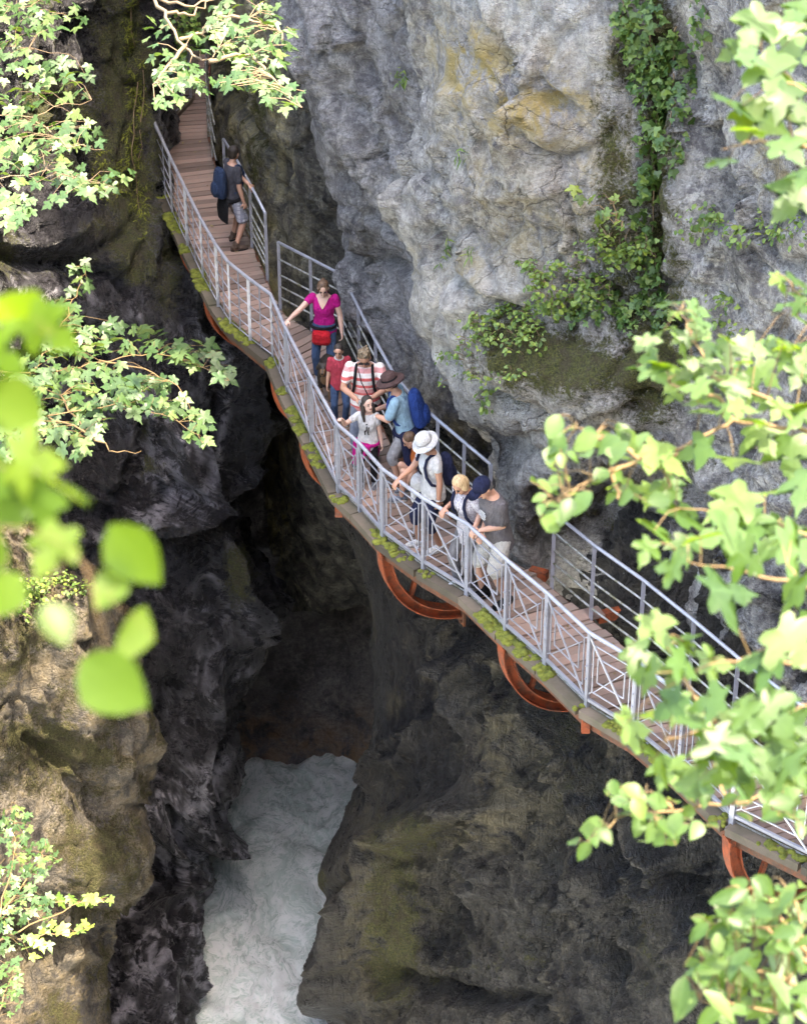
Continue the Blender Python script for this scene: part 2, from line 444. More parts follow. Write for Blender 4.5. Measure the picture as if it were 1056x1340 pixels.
def feature(ix, iy, pts, wl, wr, amp, dep):
    """ridge / crack along a polyline laid on the wall: gaussian profile, own width on each side (photo pixels)"""
    best = np.full(ix.shape, 1e9); sgn = np.ones(ix.shape); tt = np.zeros(ix.shape); L = 0
    lens = [math.dist(pts[k], pts[k + 1]) for k in range(len(pts) - 1)]; tot = sum(lens)
    for k in range(len(pts) - 1):
        (ax, ay), (bx, by) = pts[k], pts[k + 1]
        dx, dy = bx - ax, by - ay; l2 = dx * dx + dy * dy
        t = np.clip(((ix - ax) * dx + (iy - ay) * dy) / l2, 0, 1)
        d = np.hypot(ix - ax - t * dx, iy - ay - t * dy)
        c = (ix - ax) * dy - (iy - ay) * dx
        u = d < best
        best = np.where(u, d, best); sgn = np.where(u, np.sign(c), sgn); tt = np.where(u, (L + t * lens[k]) / tot, tt)
        L += lens[k]
    w = np.where(sgn > 0, wr, wl)
    return amp * np.exp(-(best / w) ** 2) * sstep(0, .12, tt + .04) * sstep(0, .12, 1.04 - tt)

CLIFF = {}
def cliff(name, rows, mat, back='', cap=None, spacing=0.045, disp=None, feats=(), masks=None, capfirst=True):
    ctrl = []
    for (y, cols) in rows:
        r = []
        if 'L' in back:
            x0, Y0 = cols[0]
            r += [at_y(x0 + 60, y, Y0 + 6.0), at_y(x0 + 22, y, Y0 + 1.6)]
        r += [at_y(x, y, Y) for (x, Y) in cols]
        if 'R' in back:
            x0, Y0 = cols[-1]
            r += [at_y(x0 - 22, y, Y0 + 1.6), at_y(x0 - 60, y, Y0 + 6.0)]
        ctrl.append(r)
    if cap is not None:
        dx, dy, dz = cap
        ctrl.insert(0, [p + Vector((dx, dy, dz)) for p in ctrl[0]])
    C = np.array([[tuple(p) for p in r] for r in ctrl])
    cx, cy, _ = project(C)
    inside = (cx > -90) & (cx < 1150) & (cy > -90) & (cy < 1430)
    def params(axis):
        d = np.linalg.norm(np.diff(C, axis=axis), axis=-1).mean(axis=1 - axis)
        t = np.concatenate([[0], np.cumsum(np.maximum(d, 1e-3))])
        pos = [np.array([0.0])]
        for k in range(len(d)):
            a = inside[k:k + 2, :] if axis == 0 else inside[:, k:k + 2]
            sp = spacing if a.any() else 0.3
            if not a.any() and d[k] > 6: sp = 1.2
            n = max(2, int(math.ceil(d[k] / sp)))
            pos.append(np.linspace(t[k], t[k + 1], n + 1)[1:])
        return t, np.concatenate(pos)
    tr, pr = params(0); tc, pc = params(1)
    G1 = crom(C, tr, pr)
    P = np.swapaxes(crom(np.swapaxes(G1, 0, 1), tc, pc), 0, 1)
    def normals(P):
        du = np.gradient(P, axis=1); dv = np.gradient(P, axis=0)
        N = np.cross(dv, du); N /= np.linalg.norm(N, axis=-1, keepdims=True) + 1e-9
        return N
    N = normals(P)
    ix, iy, dep = project(P)
    mid = (P.shape[0] // 2, P.shape[1] // 2)
    if (N * (np.array([0, 0, CAM_H]) - P)).sum(-1).mean() < 0: N = -N
    D = disp(P) if disp else np.zeros(ix.shape)
    if feats:
        wx = ix + 14 * fbm(P * 0.9, 2, 91); wy = iy + 14 * fbm(P * 0.9, 2, 92)
        for (pts, wl, wr, amp) in feats:
            D = D + feature(wx, wy, pts, wl, wr, amp, dep)
    P = P + N * D[..., None]
    N = normals(P)
    if (N * (np.array([0, 0, CAM_H]) - P)).sum(-1).mean() < 0: N = -N
    ix, iy, dep = project(P)
    H, W = ix.shape
    me = bpy.data.meshes.new(name)
    ids = np.arange(H * W).reshape(H, W)
    q = np.stack([ids[:-1, :-1], ids[1:, :-1], ids[1:, 1:], ids[:-1, 1:]], -1).reshape(-1, 4)
    me.vertices.add(H * W); me.vertices.foreach_set('co', P.reshape(-1).astype(np.float32))
    me.loops.add(q.size); me.loops.foreach_set('vertex_index', q.reshape(-1).astype(np.int32))
    me.polygons.add(len(q)); me.polygons.foreach_set('loop_start', np.arange(0, q.size, 4, dtype=np.int32))
    me.polygons.foreach_set('use_smooth', np.ones(len(q), dtype=bool))
    me.update(calc_edges=True)
    mk = masks(P, N, ix, iy) if masks else {}
    for a in ('moss', 'dark', 'ochre_or_glint', 'crust'):
        at = me.attributes.new(a, 'FLOAT', 'POINT')
        v = mk.get(a, 0.0)
        at.data.foreach_set('value', np.broadcast_to(np.clip(v, 0, 1), (H, W)).reshape(-1).astype(np.float32))
    me.materials.append(mat)
    o = link(bpy.data.objects.new(name, me)); tag(o, kind='structure')
    CLIFF[name] = (P, N, ix, iy)
    return o
def on_cliff(name, x, y, rad=2.5):
    """the surface point and normal of a wall that the photo shows at x, y"""
    P, N, ix, iy = CLIFF[name]
    d = (ix - x) ** 2 + (iy - y) ** 2
    ok = d < rad * rad
    if not ok.any():
        k = np.unravel_index(np.argmin(d), d.shape)
    else:
        yy = np.where(ok, P[..., 1], 1e9); k = np.unravel_index(np.argmin(yy), yy.shape)
    return Vector(P[k]), Vector(N[k])
def blob(ix, iy, cx, cy, rx, ry):
    return np.exp(-(((ix - cx) / rx) ** 2 + ((iy - cy) / ry) ** 2))

# ---- kinds of surface relief
def facets(q, seed):
    """angular chips: every cell a tilted plane with a sharp step to its neighbours"""
    q = q.astype(np.float32); fl = np.floor(q); i = fl.astype(np.int32); f = q - fl
    best = np.full(q.shape[:-1], 9.0, np.float32); out = np.zeros(q.shape[:-1], np.float32); m = np.uint32(1023); k = np.float32(1 / 1023)
    for dx in (-1, 0, 1):
        for dy in (-1, 0, 1):
            for dz in (-1, 0, 1):
                h = _hash(i[..., 0] + dx, i[..., 1] + dy, i[..., 2] + dz, seed); h2 = _hash(i[..., 0] + dx, i[..., 1] + dy, i[..., 2] + dz, seed + 7)
                rx = (h & m) * k + (dx - f[..., 0]); ry = ((h >> np.uint32(10)) & m) * k + (dy - f[..., 1]); rz = ((h >> np.uint32(20)) & m) * k + (dz - f[..., 2])
                d = np.abs(rx) + np.abs(ry) + np.abs(rz) * 1.2
                t = ((h2 & m) * k - .5) * rx + (((h2 >> np.uint32(10)) & m) * k - .5) * ry + (((h2 >> np.uint32(20)) & m) * k - .5) * 2.2 * rz + ((h2 >> np.uint32(4)) & m) * k * .5 - .25
                c = d < best; out = np.where(c, t, out); best = np.where(c, d, best)
    return out
def crag(P, s=1.0, seed=0):
    q = P + 0.35 * np.stack([fbm(P * 0.7, 2, 31 + seed), fbm(P * 0.7, 2, 41 + seed), fbm(P * 0.7, 2, 51 + seed)], -1)
    D = 0.38 * fbm(q * 0.42, 3, 1 + seed)
    f1, f2, v = worley(q * np.array([0.75, 0.75, 0.5]), 3 + seed)
    D = D + 0.22 * (v - 0.5) * sstep(0.0, 0.22, f2 - f1) - 0.10 * np.exp(-((f2 - f1) / 0.05) ** 2)
    f1, f2, v = worley(q * np.array([2.2, 2.2, 1.6]), 5 + seed)
    D = D + 0.075 * (v - 0.5) * sstep(0.0, 0.25, f2 - f1)
    # tilted beds
    b = (P[..., 2] * 0.86 + P[..., 0] * 0.38 - P[..., 1] * 0.12) + 0.30 * fbm(P * 0.8, 3, 7 + seed)
    sft = (b * 1.9) % 1.0
    D = D + 0.075 * (sstep(0, 0.16, sft) - sft) * (0.35 + 1.0 * sstep(-0.1, 0.3, fbm(P * 0.6, 2, 8 + seed)))
    sft = (b * 6.3) % 1.0
    D = D + 0.022 * (sstep(0, 0.2, sft) - sft)
    rg = sstep(-.12, .2, fbm(P * .7, 3, 71 + seed))
    D = D + (.05 + .30 * rg) * facets(q * np.array([.95, .95, .8]), 21 + seed) + (.02 + .11 * rg) * facets(q * np.array([2.7, 2.7, 3.4]), 23 + seed)
    D = D + 0.05 * ridged(q * 2.4, 3, 11 + seed) + 0.045 * fbm(P * 5.0, 4, 13 + seed) + 0.018 * fbm(P * 16, 2, 15 + seed)
    return D * s
def flutes(P, seed=0, dirx=.25, fr=1.0):
    """sharp crests between water-scoured hollows, running steeply down the wall"""
    w = np.stack([fbm(P * .55, 3, 61 + seed), fbm(P * .55, 3, 62 + seed), fbm(P * .55, 3, 63 + seed)], -1)
    q = P + .9 * w
    c = np.stack([q[..., 0] + q[..., 2] * dirx, q[..., 1] * .8, q[..., 2] * .26], -1)
    n1 = np.abs(gnoise(c * 1.15 * fr, 64 + seed)); n2 = np.abs(gnoise(c * 3.1 * fr + 5, 65 + seed)); n3 = np.abs(gnoise(c * 8.0 * fr + 9, 66 + seed))
    return 1 - np.minimum(n1 * 2.2, 1), 1 - np.minimum(n2 * 2.2, 1), 1 - np.minimum(n3 * 2.2, 1)
def worn(P, s=1.0, seed=0, flute=(1.0, 1.0, 0.32), dirx=.25, fr=1.0):
    q = P * np.array(flute)
    q = q + 0.4 * np.stack([fbm(P * 0.5, 2, 61 + seed), fbm(P * 0.5, 2, 62 + seed), fbm(P * 0.5, 2, 63 + seed)], -1)
    D = 0.42 * fbm(q * 0.55, 2, 1 + seed)
    c1, c2, c3 = flutes(P, seed, dirx, fr)
    rg = .35 + .65 * sstep(-.2, .25, fbm(P * .45, 2, 73 + seed))
    D = D + .38 * rg * (c1 ** 2.6 - .3) + .17 * rg * (c2 ** 2.2 - .3) + .05 * c3 ** 1.5
    D = D + .04 * facets(P * np.array([3.0, 3.0, 3.6]), 35 + seed) + .035 * fbm(P * 4.2, 4, 7 + seed) + .02 * ridged(P * np.array([6, 6, 12.0]), 3, 9 + seed) + .012 * fbm(P * 15, 2, 10 + seed)
    return D * s
# ---- right wall, the big pale buttress
A_cols = lambda x0, Y0: [(x0, Y0)]
R_TOP = [(-900, 535), (-300, 532), (0, 540)]
def rowA(y, x0, Y0, dY=(0, 0, 0, 0, 0, 0, 0, 0)):
    dY = tuple(dY) + (dY[-1],) * 2
    base = [(600, 24.2), (660, 23.5), (720, 22.9), (800, 22.35), (875, 22.0), (980, 21.0), (1100, 19.8), (1330, 17.6), (1750, 14.4), (2400, 10.5)]
    return (y, [(x0, Y0)] + [(max(x, x0 + 14 * (k + 1)), Y + dY[k]) for k, (x, Y) in enumerate(base)])
rowsA = [
    rowA(-860, 520, 25.6, (.5, .5, .5, .5, .5, .5, .5, .5)),
    rowA(-300, 525, 25.5, (.3, .3, .3, .3, .4, .3, .3, .3)),
    rowA(0, 542, 25.4, (.1, .1, .15, .2, .35, .2, 0, 0)),
    rowA(110, 556, 25.3, (.0, .0, .1, .2, .45, .1, 0, 0)),
    rowA(200, 545, 25.2, (.0, -.05, .1, .25, .5, .1, 0, 0)),
    rowA(265, 540, 25.1, (-.05, -.05, .1, .3, .5, .1, 0, 0)),
    rowA(340, 566, 25.0, (.0, -.1, .05, .35, .5, .05, 0, 0)),
    rowA(400, 560, 24.8, (-.2, -.25, -.1, .15, .4, .1, 0, 0)),
    rowA(450, 572, 24.6, (-.3, -.4, -.4, -.3, .0, .1, 0, 0)),
    rowA(500, 592, 24.5, (-.2, -.35, -.45, -.4, -.2, .1, 0, 0)),
    rowA(545, 604, 24.6, (-.1, -.25, -.35, -.4, -.1, .1, 0, 0)),
    rowA(580, 640, 24.5, (.2, .1, -.1, -.1, .0, .1, 0, 0)),
    rowA(620, 642, 24.3, (-.2, -.3, .0, .35, .1, .0, 0, 0)),
    rowA(680, 650, 24.0, (-.2, -.3, .2, .75, .1, -.1, 0, 0)),
    rowA(740, 664, 23.8, (-.1, -.1, .45, .7, .1, -.2, -.1, 0)),
    rowA(800, 690, 23.9, (.3, .6, .9, .6, .0, -.2, -.2, 0)),
    rowA(880, 700, 24.0, (.5, .9, .8, .5, .1, -.1, -.2, 0)),
    rowA(1000, 700, 24.5, (.5, .9, .8, .7, .5, .0, -.2, 0)),
    rowA(1150, 700, 25, (.5, .9, .9, .9, .8, .6, .1, 0)),
]
def maskA(P, N, ix, iy):
    n1 = fbm(P * 0.9, 4, 77); n2 = fbm(P * 2.0, 3, 78)
    moss = 1.05 * blob(ix, iy, 735, 480, 120, 50) + 0.85 * blob(ix, iy, 660, 440, 60, 35) + 0.8 * blob(ix, iy, 850, 470, 60, 80) + 0.75 * blob(ix, iy, 805, 170, 30, 150) \
         + 0.9 * blob(ix, iy, 860, 100, 28, 220) + 0.6 * blob(ix, iy, 800, 330, 70, 60) + 0.35 * blob(ix, iy, 900, 330, 60, 160) + 0.5 * blob(ix, iy, 880, 620, 70, 60) \
         + 0.5 * blob(ix, iy, 780, 690, 90, 60) + 0.45 * blob(ix, iy, 620, 590, 30, 60) + .4 * blob(ix, iy, 850, 800, 60, 90)
    moss = moss * (0.8 + 0.7 * n2) + 0.10 * sstep(0.1, 0.4, n1)
    crust = 0.25 + 0.9 * sstep(-0.02, 0.3, fbm(P * np.array([1.1, 1.1, 0.6]), 4, 79)) + 0.5 * blob(ix, iy, 640, 240, 80, 90) + 0.6 * sstep(880, 960, ix) - 0.7 * blob(ix, iy, 590, 410, 45, 60)
    ochre_or_glint = 0.9 * blob(ix, iy, 680, 130, 80, 60) * (1 + n2 * 2) + 0.8 * blob(ix, iy, 600, 60, 50, 40) + 0.5 * blob(ix, iy, 690, 300, 60, 60) + 0.4 * sstep(0.15, 0.35, n1)
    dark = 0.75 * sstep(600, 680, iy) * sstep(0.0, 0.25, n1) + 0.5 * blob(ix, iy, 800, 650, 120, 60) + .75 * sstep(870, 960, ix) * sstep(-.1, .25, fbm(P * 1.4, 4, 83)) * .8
    return dict(moss=moss, crust=crust, ochre_or_glint=ochre_or_glint, dark=dark)
featsA = [
    ([(600, 110), (570, 200), (590, 250)], 20, 8, .16), ([(620, 250), (690, 255), (760, 235)], 6, 18, .14),
    ([(560, 300), (610, 350), (660, 400), (690, 420)], 14, 5, -.16), ([(640, 330), (680, 300), (700, 260)], 5, 12, -.12),
    ([(870, 130), (880, 260), (895, 400), (920, 470)], 16, 7, -.35), ([(885, 150), (895, 300), (912, 420)], 8, 40, .22),
    ([(575, 455), (640, 500), (700, 545), (760, 560), (860, 545)], 7, 12, -.22), ([(600, 490), (660, 470), (740, 500), (850, 500)], 22, 22, .12),
    ([(600, 405), (640, 392), (720, 380), (800, 395)], 10, 26, .16), ([(700, 60), (690, 150), (700, 230)], 25, 8, .10),
    ([(760, 610), (700, 590), (650, 580)], 8, 10, -.15), ([(690, 640), (715, 690), (722, 740)], 8, 14, -.2),
    ([(930, 500), (960, 640), (1010, 760), (1030, 850)], 8, 30, -.18), ([(780, 640), (860, 680), (960, 700)], 12, 10, -.14),
]
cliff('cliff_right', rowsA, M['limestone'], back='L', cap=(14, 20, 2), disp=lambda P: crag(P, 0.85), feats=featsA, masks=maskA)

# ---- right wall, the grey slab behind the buttress
def rowS(y, xl, xr, Yl=28.4, Yr=26.6):
    return (y, [(xl, Yl), (xl + (xr - xl) * .25, Yl - .75 * (Yl - Yr) * .45), (xl + (xr - xl) * .55, Yr + (Yl - Yr) * .42), (xr, Yr), (xr + 70, Yr + .2), (xr + 160, Yr + 1.5)])
rowsS = [
    rowS(-900, 380, 560, 29.5, 27), rowS(-300, 378, 560, 29.0, 26.8), rowS(0, 385, 560, 28.6, 26.7), rowS(100, 408, 560, 28.5, 26.6), rowS(190, 430, 558, 28.4, 26.6),
    rowS(260, 452, 560, 28.3, 26.5), rowS(330, 464, 566, 28.2, 26.5), rowS(400, 468, 570, 28.1, 26.5), rowS(450, 480, 580, 28.0, 26.5), rowS(500, 505, 600, 27.6, 26.3),
    rowS(560, 530, 630, 27.3, 26.0), rowS(620, 552, 650, 27.2, 25.7), rowS(700, 570, 680, 27.2, 25.5), rowS(800, 590, 700, 27.5, 25.5), rowS(950, 600, 720, 28.5, 26)]
def maskS(P, N, ix, iy):
    n = fbm(P * 1.1, 4, 87)
    return dict(dark=0.85 * sstep(470, 580, iy) * (0.75 + n) + .35 * sstep(.05, .3, n), moss=0.55 * sstep(500, 600, iy) * (0.5 + 1.5 * fbm(P * 1.6, 3, 88)), crust=0.35 + 0.8 * sstep(0, 0.3, n), ochre_or_glint=0.2 * sstep(.1, .3, n))
featsS = [([(395, 20), (470, 200), (520, 290), (560, 345)], 10, 22, .20), ([(470, 60), (530, 180), (552, 260)], 6, 20, -.15), ([(440, 215), (500, 290), (548, 330)], 8, 12, -.22),
          ([(470, 335), (510, 345), (560, 370)], 5, 14, -.25), ([(478, 430), (540, 540), (600, 585)], 8, 10, -.28), ([(520, 480), (560, 520), (610, 560)], 6, 18, .15)]
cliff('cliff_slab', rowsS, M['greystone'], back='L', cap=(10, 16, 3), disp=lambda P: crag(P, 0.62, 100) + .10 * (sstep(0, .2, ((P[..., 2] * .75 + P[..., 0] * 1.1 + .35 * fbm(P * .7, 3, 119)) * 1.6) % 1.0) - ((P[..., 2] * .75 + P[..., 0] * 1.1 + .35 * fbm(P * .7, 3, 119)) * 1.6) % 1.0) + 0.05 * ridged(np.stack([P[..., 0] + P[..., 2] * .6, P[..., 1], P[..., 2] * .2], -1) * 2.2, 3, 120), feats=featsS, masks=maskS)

# ---- right wall, the dark face beside the upper walkway
def rowB(y, dx=0, dY=0):
    return (y, [(262 + dx, 41 + dY), (278 + dx, 37.6 + dY), (292 + dx, 34.9 + dY), (312 + dx, 33.4 + dY), (340 + dx, 31.7 + dY), (372 + dx, 30.6 + dY), (420 + dx, 30.1 + dY), (480 + dx, 29.6 + dY), (560 + dx, 29.2 + dY)])
rowsB = [rowB(-900, -10, .6), rowB(-300, -2, .4), rowB(0, 0, .2), rowB(90, 6, .0), rowB(150, 10, 0.0), rowB(210, 14, 0), rowB(270, 22, 0), rowB(330, 26, .0), rowB(400, 30, .1), rowB(470, 40, .5), rowB(600, 50, 1.5), rowB(800, 60, 3.5)]
def maskB(P, N, ix, iy):
    n = fbm(P * np.array([1.3, 1.3, .8]), 4, 97); n2 = fbm(P * 3, 3, 98)
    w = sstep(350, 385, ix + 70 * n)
    return dict(dark=0.9 * w * (.72 + .9 * n2), moss=(1 - w) * (.22 + 1.1 * n) + .25 * blob(ix, iy, 355, 120, 30, 140), ochre_or_glint=(1 - w) * (.75 + n2) + .25 * blob(ix, iy, 390, 320, 20, 60), crust=.5 + n)
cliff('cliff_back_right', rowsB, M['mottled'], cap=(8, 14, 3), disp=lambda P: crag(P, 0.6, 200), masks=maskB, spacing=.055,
      feats=[([(268, 60), (300, 130), (350, 190)], 6, 14, -.25), ([(338, 300), (352, 330), (350, 370)], 14, 14, .35), ([(385, 100), (378, 250), (390, 400)], 8, 8, -.15)])

# ---- left wall, from above the walkway down to the water
xs = [-520, -260, -60, 40, 110]
edge = {-300: (188, 35.6), 0: (188, 35.2), 120: (190, 34.7), 200: (198, 34.2), 260: (212, 33.9), 320: (232, 33.3), 400: (272, 32.9), 450: (298, 32.5), 550: (297, 32.3), 650: (288, 32),
        720: (315, 31.7), 780: (336, 31.5), 830: (344, 31.3), 880: (330, 31.2), 940: (292, 31.1), 985: (297, 31.0), 1040: (252, 31), 1100: (224, 31), 1180: (230, 30.6), 1260: (252, 29.3), 1340: (244, 28.1), 1500: (250, 27), 1750: (240, 26.6)}
inner = {-300: 31.5, 0: 31.2, 120: 31, 200: 30.8, 260: 30.4, 320: 30.0, 400: 29.9, 450: 30.2, 550: 30.4, 650: 30.3, 720: 30.2, 780: 30, 830: 29.9, 880: 29.8, 940: 29.7, 985: 29.6, 1040: 29.5, 1100: 29.4, 1180: 29.0, 1260: 28.2, 1340: 27.2, 1500: 26.2, 1750: 26}
rowsL = []
for y, (xe, Ye) in edge.items():
    Yi = inner[y]; w = xe
    rowsL.append((y, [(-560, Yi - 6.5), (-260, Yi - 3.4), (-60, Yi - 1.2), (20, Yi - .2), (w * .42, Yi + (Ye - Yi) * .30), (w * .66, Yi + (Ye - Yi) * .42), (w * .84, Yi + (Ye - Yi) * .62), (xe, Ye)]))
def maskL(P, N, ix, iy):
    n = fbm(P * np.array([1.2, 1.2, .7]), 4, 107); n2 = fbm(P * 2.6, 3, 108)
    up = 1 - sstep(330, 420, iy)
    moss = up * (.42 + .9 * n) + .8 * blob(ix, iy, 170, 180, 30, 190) * (.8 + n2) + .8 * blob(ix, iy, 312, 750, 26, 60) + .6 * blob(ix, iy, 220, 390, 22, 45) + .45 * blob(ix, iy, 200, 600, 26, 70) * (1 + 2 * n2)
    wx = ix + 10 * fbm(P * 1.5, 2, 191); wy = iy + 10 * fbm(P * 1.5, 2, 192)
    pale = 0 * ix  # sky highlights painted as pale colour along the wet ridge lines
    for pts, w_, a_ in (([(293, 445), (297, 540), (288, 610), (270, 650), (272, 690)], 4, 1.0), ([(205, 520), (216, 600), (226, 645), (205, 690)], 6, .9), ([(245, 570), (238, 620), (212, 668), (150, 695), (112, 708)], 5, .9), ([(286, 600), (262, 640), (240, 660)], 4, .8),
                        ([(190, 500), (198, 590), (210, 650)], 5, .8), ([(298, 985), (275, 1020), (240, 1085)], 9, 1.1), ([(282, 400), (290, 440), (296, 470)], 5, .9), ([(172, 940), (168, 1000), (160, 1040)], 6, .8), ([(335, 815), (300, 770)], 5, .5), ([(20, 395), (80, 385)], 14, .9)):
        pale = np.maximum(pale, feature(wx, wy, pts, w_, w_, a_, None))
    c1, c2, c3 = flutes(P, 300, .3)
    crest_glint = np.clip(sstep(.70, .95, c2) * .8 + sstep(.78, .97, c1) * .8 + .35 * sstep(.7, .95, c3), 0, 1) * sstep(-.25, .15, n)  # same painted highlights on the flute crests
    pale = pale * (.55 + .9 * crest_glint) + crest_glint * (1.0 * sstep(990, 1060, iy) * sstep(130, 160, ix) + .8 * blob(ix, iy, 215, 590, 40, 90) + .32 * (1 - up) + .45 * up)
    return dict(moss=moss, dark=(.02 + .5 * n) * up + .30 * (1 - up) * sstep(-.05, .2, n), ochre_or_glint=pale * (1.8 + .6 * sstep(990, 1060, iy)), crust=.3 + .5 * n)
featsL = [([(292, 445), (297, 540), (290, 600), (272, 640)], 4, 5, .12), ([(205, 520), (216, 600), (228, 645), (205, 690)], 4, 7, .16), ([(245, 560), (238, 620), (210, 668), (150, 695)], 4, 6, .14), ([(186, 470), (192, 560), (205, 640)], 5, 5, .14), ([(300, 690), (285, 640), (292, 600)], 4, 4, .12), ([(268, 690), (300, 770), (342, 828)], 6, 5, .14), ([(262, 990), (240, 1060), (225, 1110)], 5, 5, .14), ([(185, 1040), (215, 1130), (240, 1240)], 6, 6, .16), ([(215, 1020), (232, 1110), (255, 1200)], 5, 6, .14), ([(160, 1240), (190, 1290), (215, 1340)], 6, 6, .16), ([(290, 440), (296, 540), (280, 620), (268, 680), (300, 760), (340, 830)], 14, 10, .25), ([(205, 500), (215, 600), (225, 640), (200, 700)], 10, 12, .35), ([(240, 560), (235, 620), (215, 665), (150, 690), (110, 700)], 10, 12, .22),
          ([(155, 480), (165, 560), (140, 640)], 16, 10, .2), ([(225, 340), (240, 380), (275, 420)], 12, 8, .25), ([(180, 0), (182, 150), (195, 260), (200, 330)], 8, 12, .25), ([(120, 0), (140, 150), (110, 250)], 14, 12, -.3),
          ([(0, 330), (90, 345), (180, 370)], 20, 14, -.35), ([(280, 880), (270, 960), (235, 1040), (230, 1090)], 14, 10, .3), ([(300, 985), (265, 1020), (235, 1090), (215, 1190), (230, 1290)], 14, 12, .22),
          ([(190, 1030), (205, 1120), (190, 1220), (215, 1330)], 10, 12, .25), ([(230, 900), (215, 960), (200, 1010)], 18, 18, -.3), ([(60, 200), (90, 260), (80, 320)], 18, 18, .3)]
def dispL(P):
    ix, iy, _ = project(P); up = 1 - sstep(350, 450, iy); lo = sstep(980, 1080, iy)
    return up * crag(P, 0.95, 300) + (1 - up) * (worn(P, .62, 300, (1.2, 1.2, .35), .3)) + lo * (.09 * ridged(P * np.array([3.2, 3.2, 1.2]), 4, 330) + .06 * worley(P * np.array([4, 4, 2.5]), 331)[2])
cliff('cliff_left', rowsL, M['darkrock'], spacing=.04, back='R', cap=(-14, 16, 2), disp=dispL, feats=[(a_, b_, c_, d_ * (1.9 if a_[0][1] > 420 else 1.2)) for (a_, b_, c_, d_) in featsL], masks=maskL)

# ---- left, the nearer mossy shelf
edgeE = {735: (60, 27.6), 770: (112, 27.4), 800: (140, 27.2), 850: (160, 27), 900: (172, 26.9), 950: (180, 26.8), 1000: (168, 26.7), 1050: (146, 26.5), 1100: (166, 26.3), 1150: (180, 26.2), 1185: (160, 26.3), 1215: (137, 26.6), 1270: (128, 26.4), 1340: (130, 26), 1500: (140, 25.5), 1800: (150, 25)}
rowsE = [(700, [(-560, 26.9), (-280, 27.6), (-120, 28.4), (-50, 28.8), (10, 29), (45, 29), (60, 29.0)])]
for y, (xe, Ye) in edgeE.items():
    rowsE.append((y, [(-560, Ye - 7), (-280, Ye - 4), (-120, Ye - 2.2), (-40, Ye - 1.5), (xe * .4, Ye - .85), (xe * .76, Ye - .4), (xe, Ye)]))
def maskE(P, N, ix, iy):
    n = fbm(P * 1.3, 4, 117); n2 = fbm(P * 2.8, 3, 118)
    return dict(moss=.38 + .9 * n + .35 * blob(ix, iy, 130, 1100, 60, 50) + .3 * blob(ix, iy, 60, 990, 80, 40), ochre_or_glint=.55 + n2, dark=.75 * sstep(1120, 1200, iy) * (.6 + n) + .35 * sstep(.1, .3, n2), crust=.4 + n)
cliff('cliff_ledge', rowsE, M['ledgerock'], back='R', disp=lambda P: worn(P, .55, 400, (.8, .8, .7)) + crag(P, .32, 420), masks=maskE,
      feats=[([(80, 840), (120, 960), (165, 1060), (180, 1140)], 18, 22, .2), ([(30, 960), (90, 1000), (120, 1080)], 18, 10, -.2), ([(20, 1170), (100, 1185), (170, 1195)], 10, 8, -.25), ([(45, 900), (70, 930), (100, 950)], 8, 14, .12), ([(90, 770), (100, 840)], 14, 14, .25)])

# ---- back of the gorge, under the walkway
rowsF = []
for y, dY in ((250, -1.2), (400, -.4), (480, .2), (560, .5), (640, .6), (720, .4), (800, .2), (880, .0), (950, -.3), (1000, -.7), (1040, -1.0), (1090, -1.5), (1160, -1.6), (1300, -1.6)):
    lo = sstep(980, 1080, np.array(float(y)))
    rowsF.append((y, [(120, 36 + dY), (210, 36.2 + dY), (265, 36.0 + dY - .6 * lo), (310, 36 + dY - .3 * lo), (360, 36.2 + dY + .8 * lo), (420, 36.3 + dY + 1.2 * lo), (480, 36.2 + dY + 1.6 * lo), (560, 35.6 + dY + 1.6 * lo), (680, 35 + dY + 1.5 * lo), (900, 31.5 + dY), (1400, 24 + dY)]))
def maskF(P, N, ix, iy):
    n = fbm(P * 1.2, 4, 127)
    return dict(ochre_or_glint=.9 * sstep(880, 990, iy) * (.7 + n), dark=.5 * sstep(0, .25, n), moss=.2 * sstep(.1, .3, n) * sstep(900, 600, iy), crust=.4)
cliff('cliff_cave_back', rowsF, M['caverock'], disp=lambda P: worn(P, .5, 500, (.9, .9, .7)) + crag(P, .4, 520), masks=maskF, spacing=.06,
      feats=[([(300, 540), (340, 480), (420, 440)], 14, 8, .25), ([(340, 590), (300, 670), (310, 700)], 8, 18, .3), ([(400, 790), (440, 800), (490, 830)], 10, 14, .25), ([(300, 700), (380, 720), (450, 690)], 16, 10, .2)])

# ---- right wall below the walkway
sil = {420: (372, 30.5), 500: (378, 30.3), 560: (392, 30), 650: (432, 29.3), 720: (464, 28.8), 800: (488, 28.5), 900: (490, 28.4), 980: (486, 28.2), 1020: (476, 28), 1080: (448, 27.6), 1150: (415, 27), 1200: (418, 26.7), 1260: (426, 26.4), 1340: (443, 26), 1500: (455, 25.4), 1800: (460, 25)}
g2 = {420: 27.4, 500: 27, 560: 26.6, 650: 26, 720: 25.5, 800: 25.2, 900: 24.9, 980: 24.6, 1020: 24.5, 1080: 24.3, 1150: 24.1, 1200: 23.9, 1260: 23.7, 1340: 23.4, 1500: 23.1, 1800: 22.8}
rowsG = []
for y, (xe, Ye) in sil.items():
    a = g2[y]; x2 = 600
    k = sstep(500, 800, np.array(float(y)))
    rowsG.append((y, [(xe, Ye), (xe + (x2 - xe) * .22, Ye + (a - Ye) * .45), (xe + (x2 - xe) * .55, Ye + (a - Ye) * .75), (x2, a), (670, a - 1.15), (740, a - 2.0), (820, a - 2.75), (920, a - 3.65), (1040, a - 4.6), (1200, a - 5.6), (1420, a - 6.8), (1850, a - 9.4), (2500, a - 13)]))
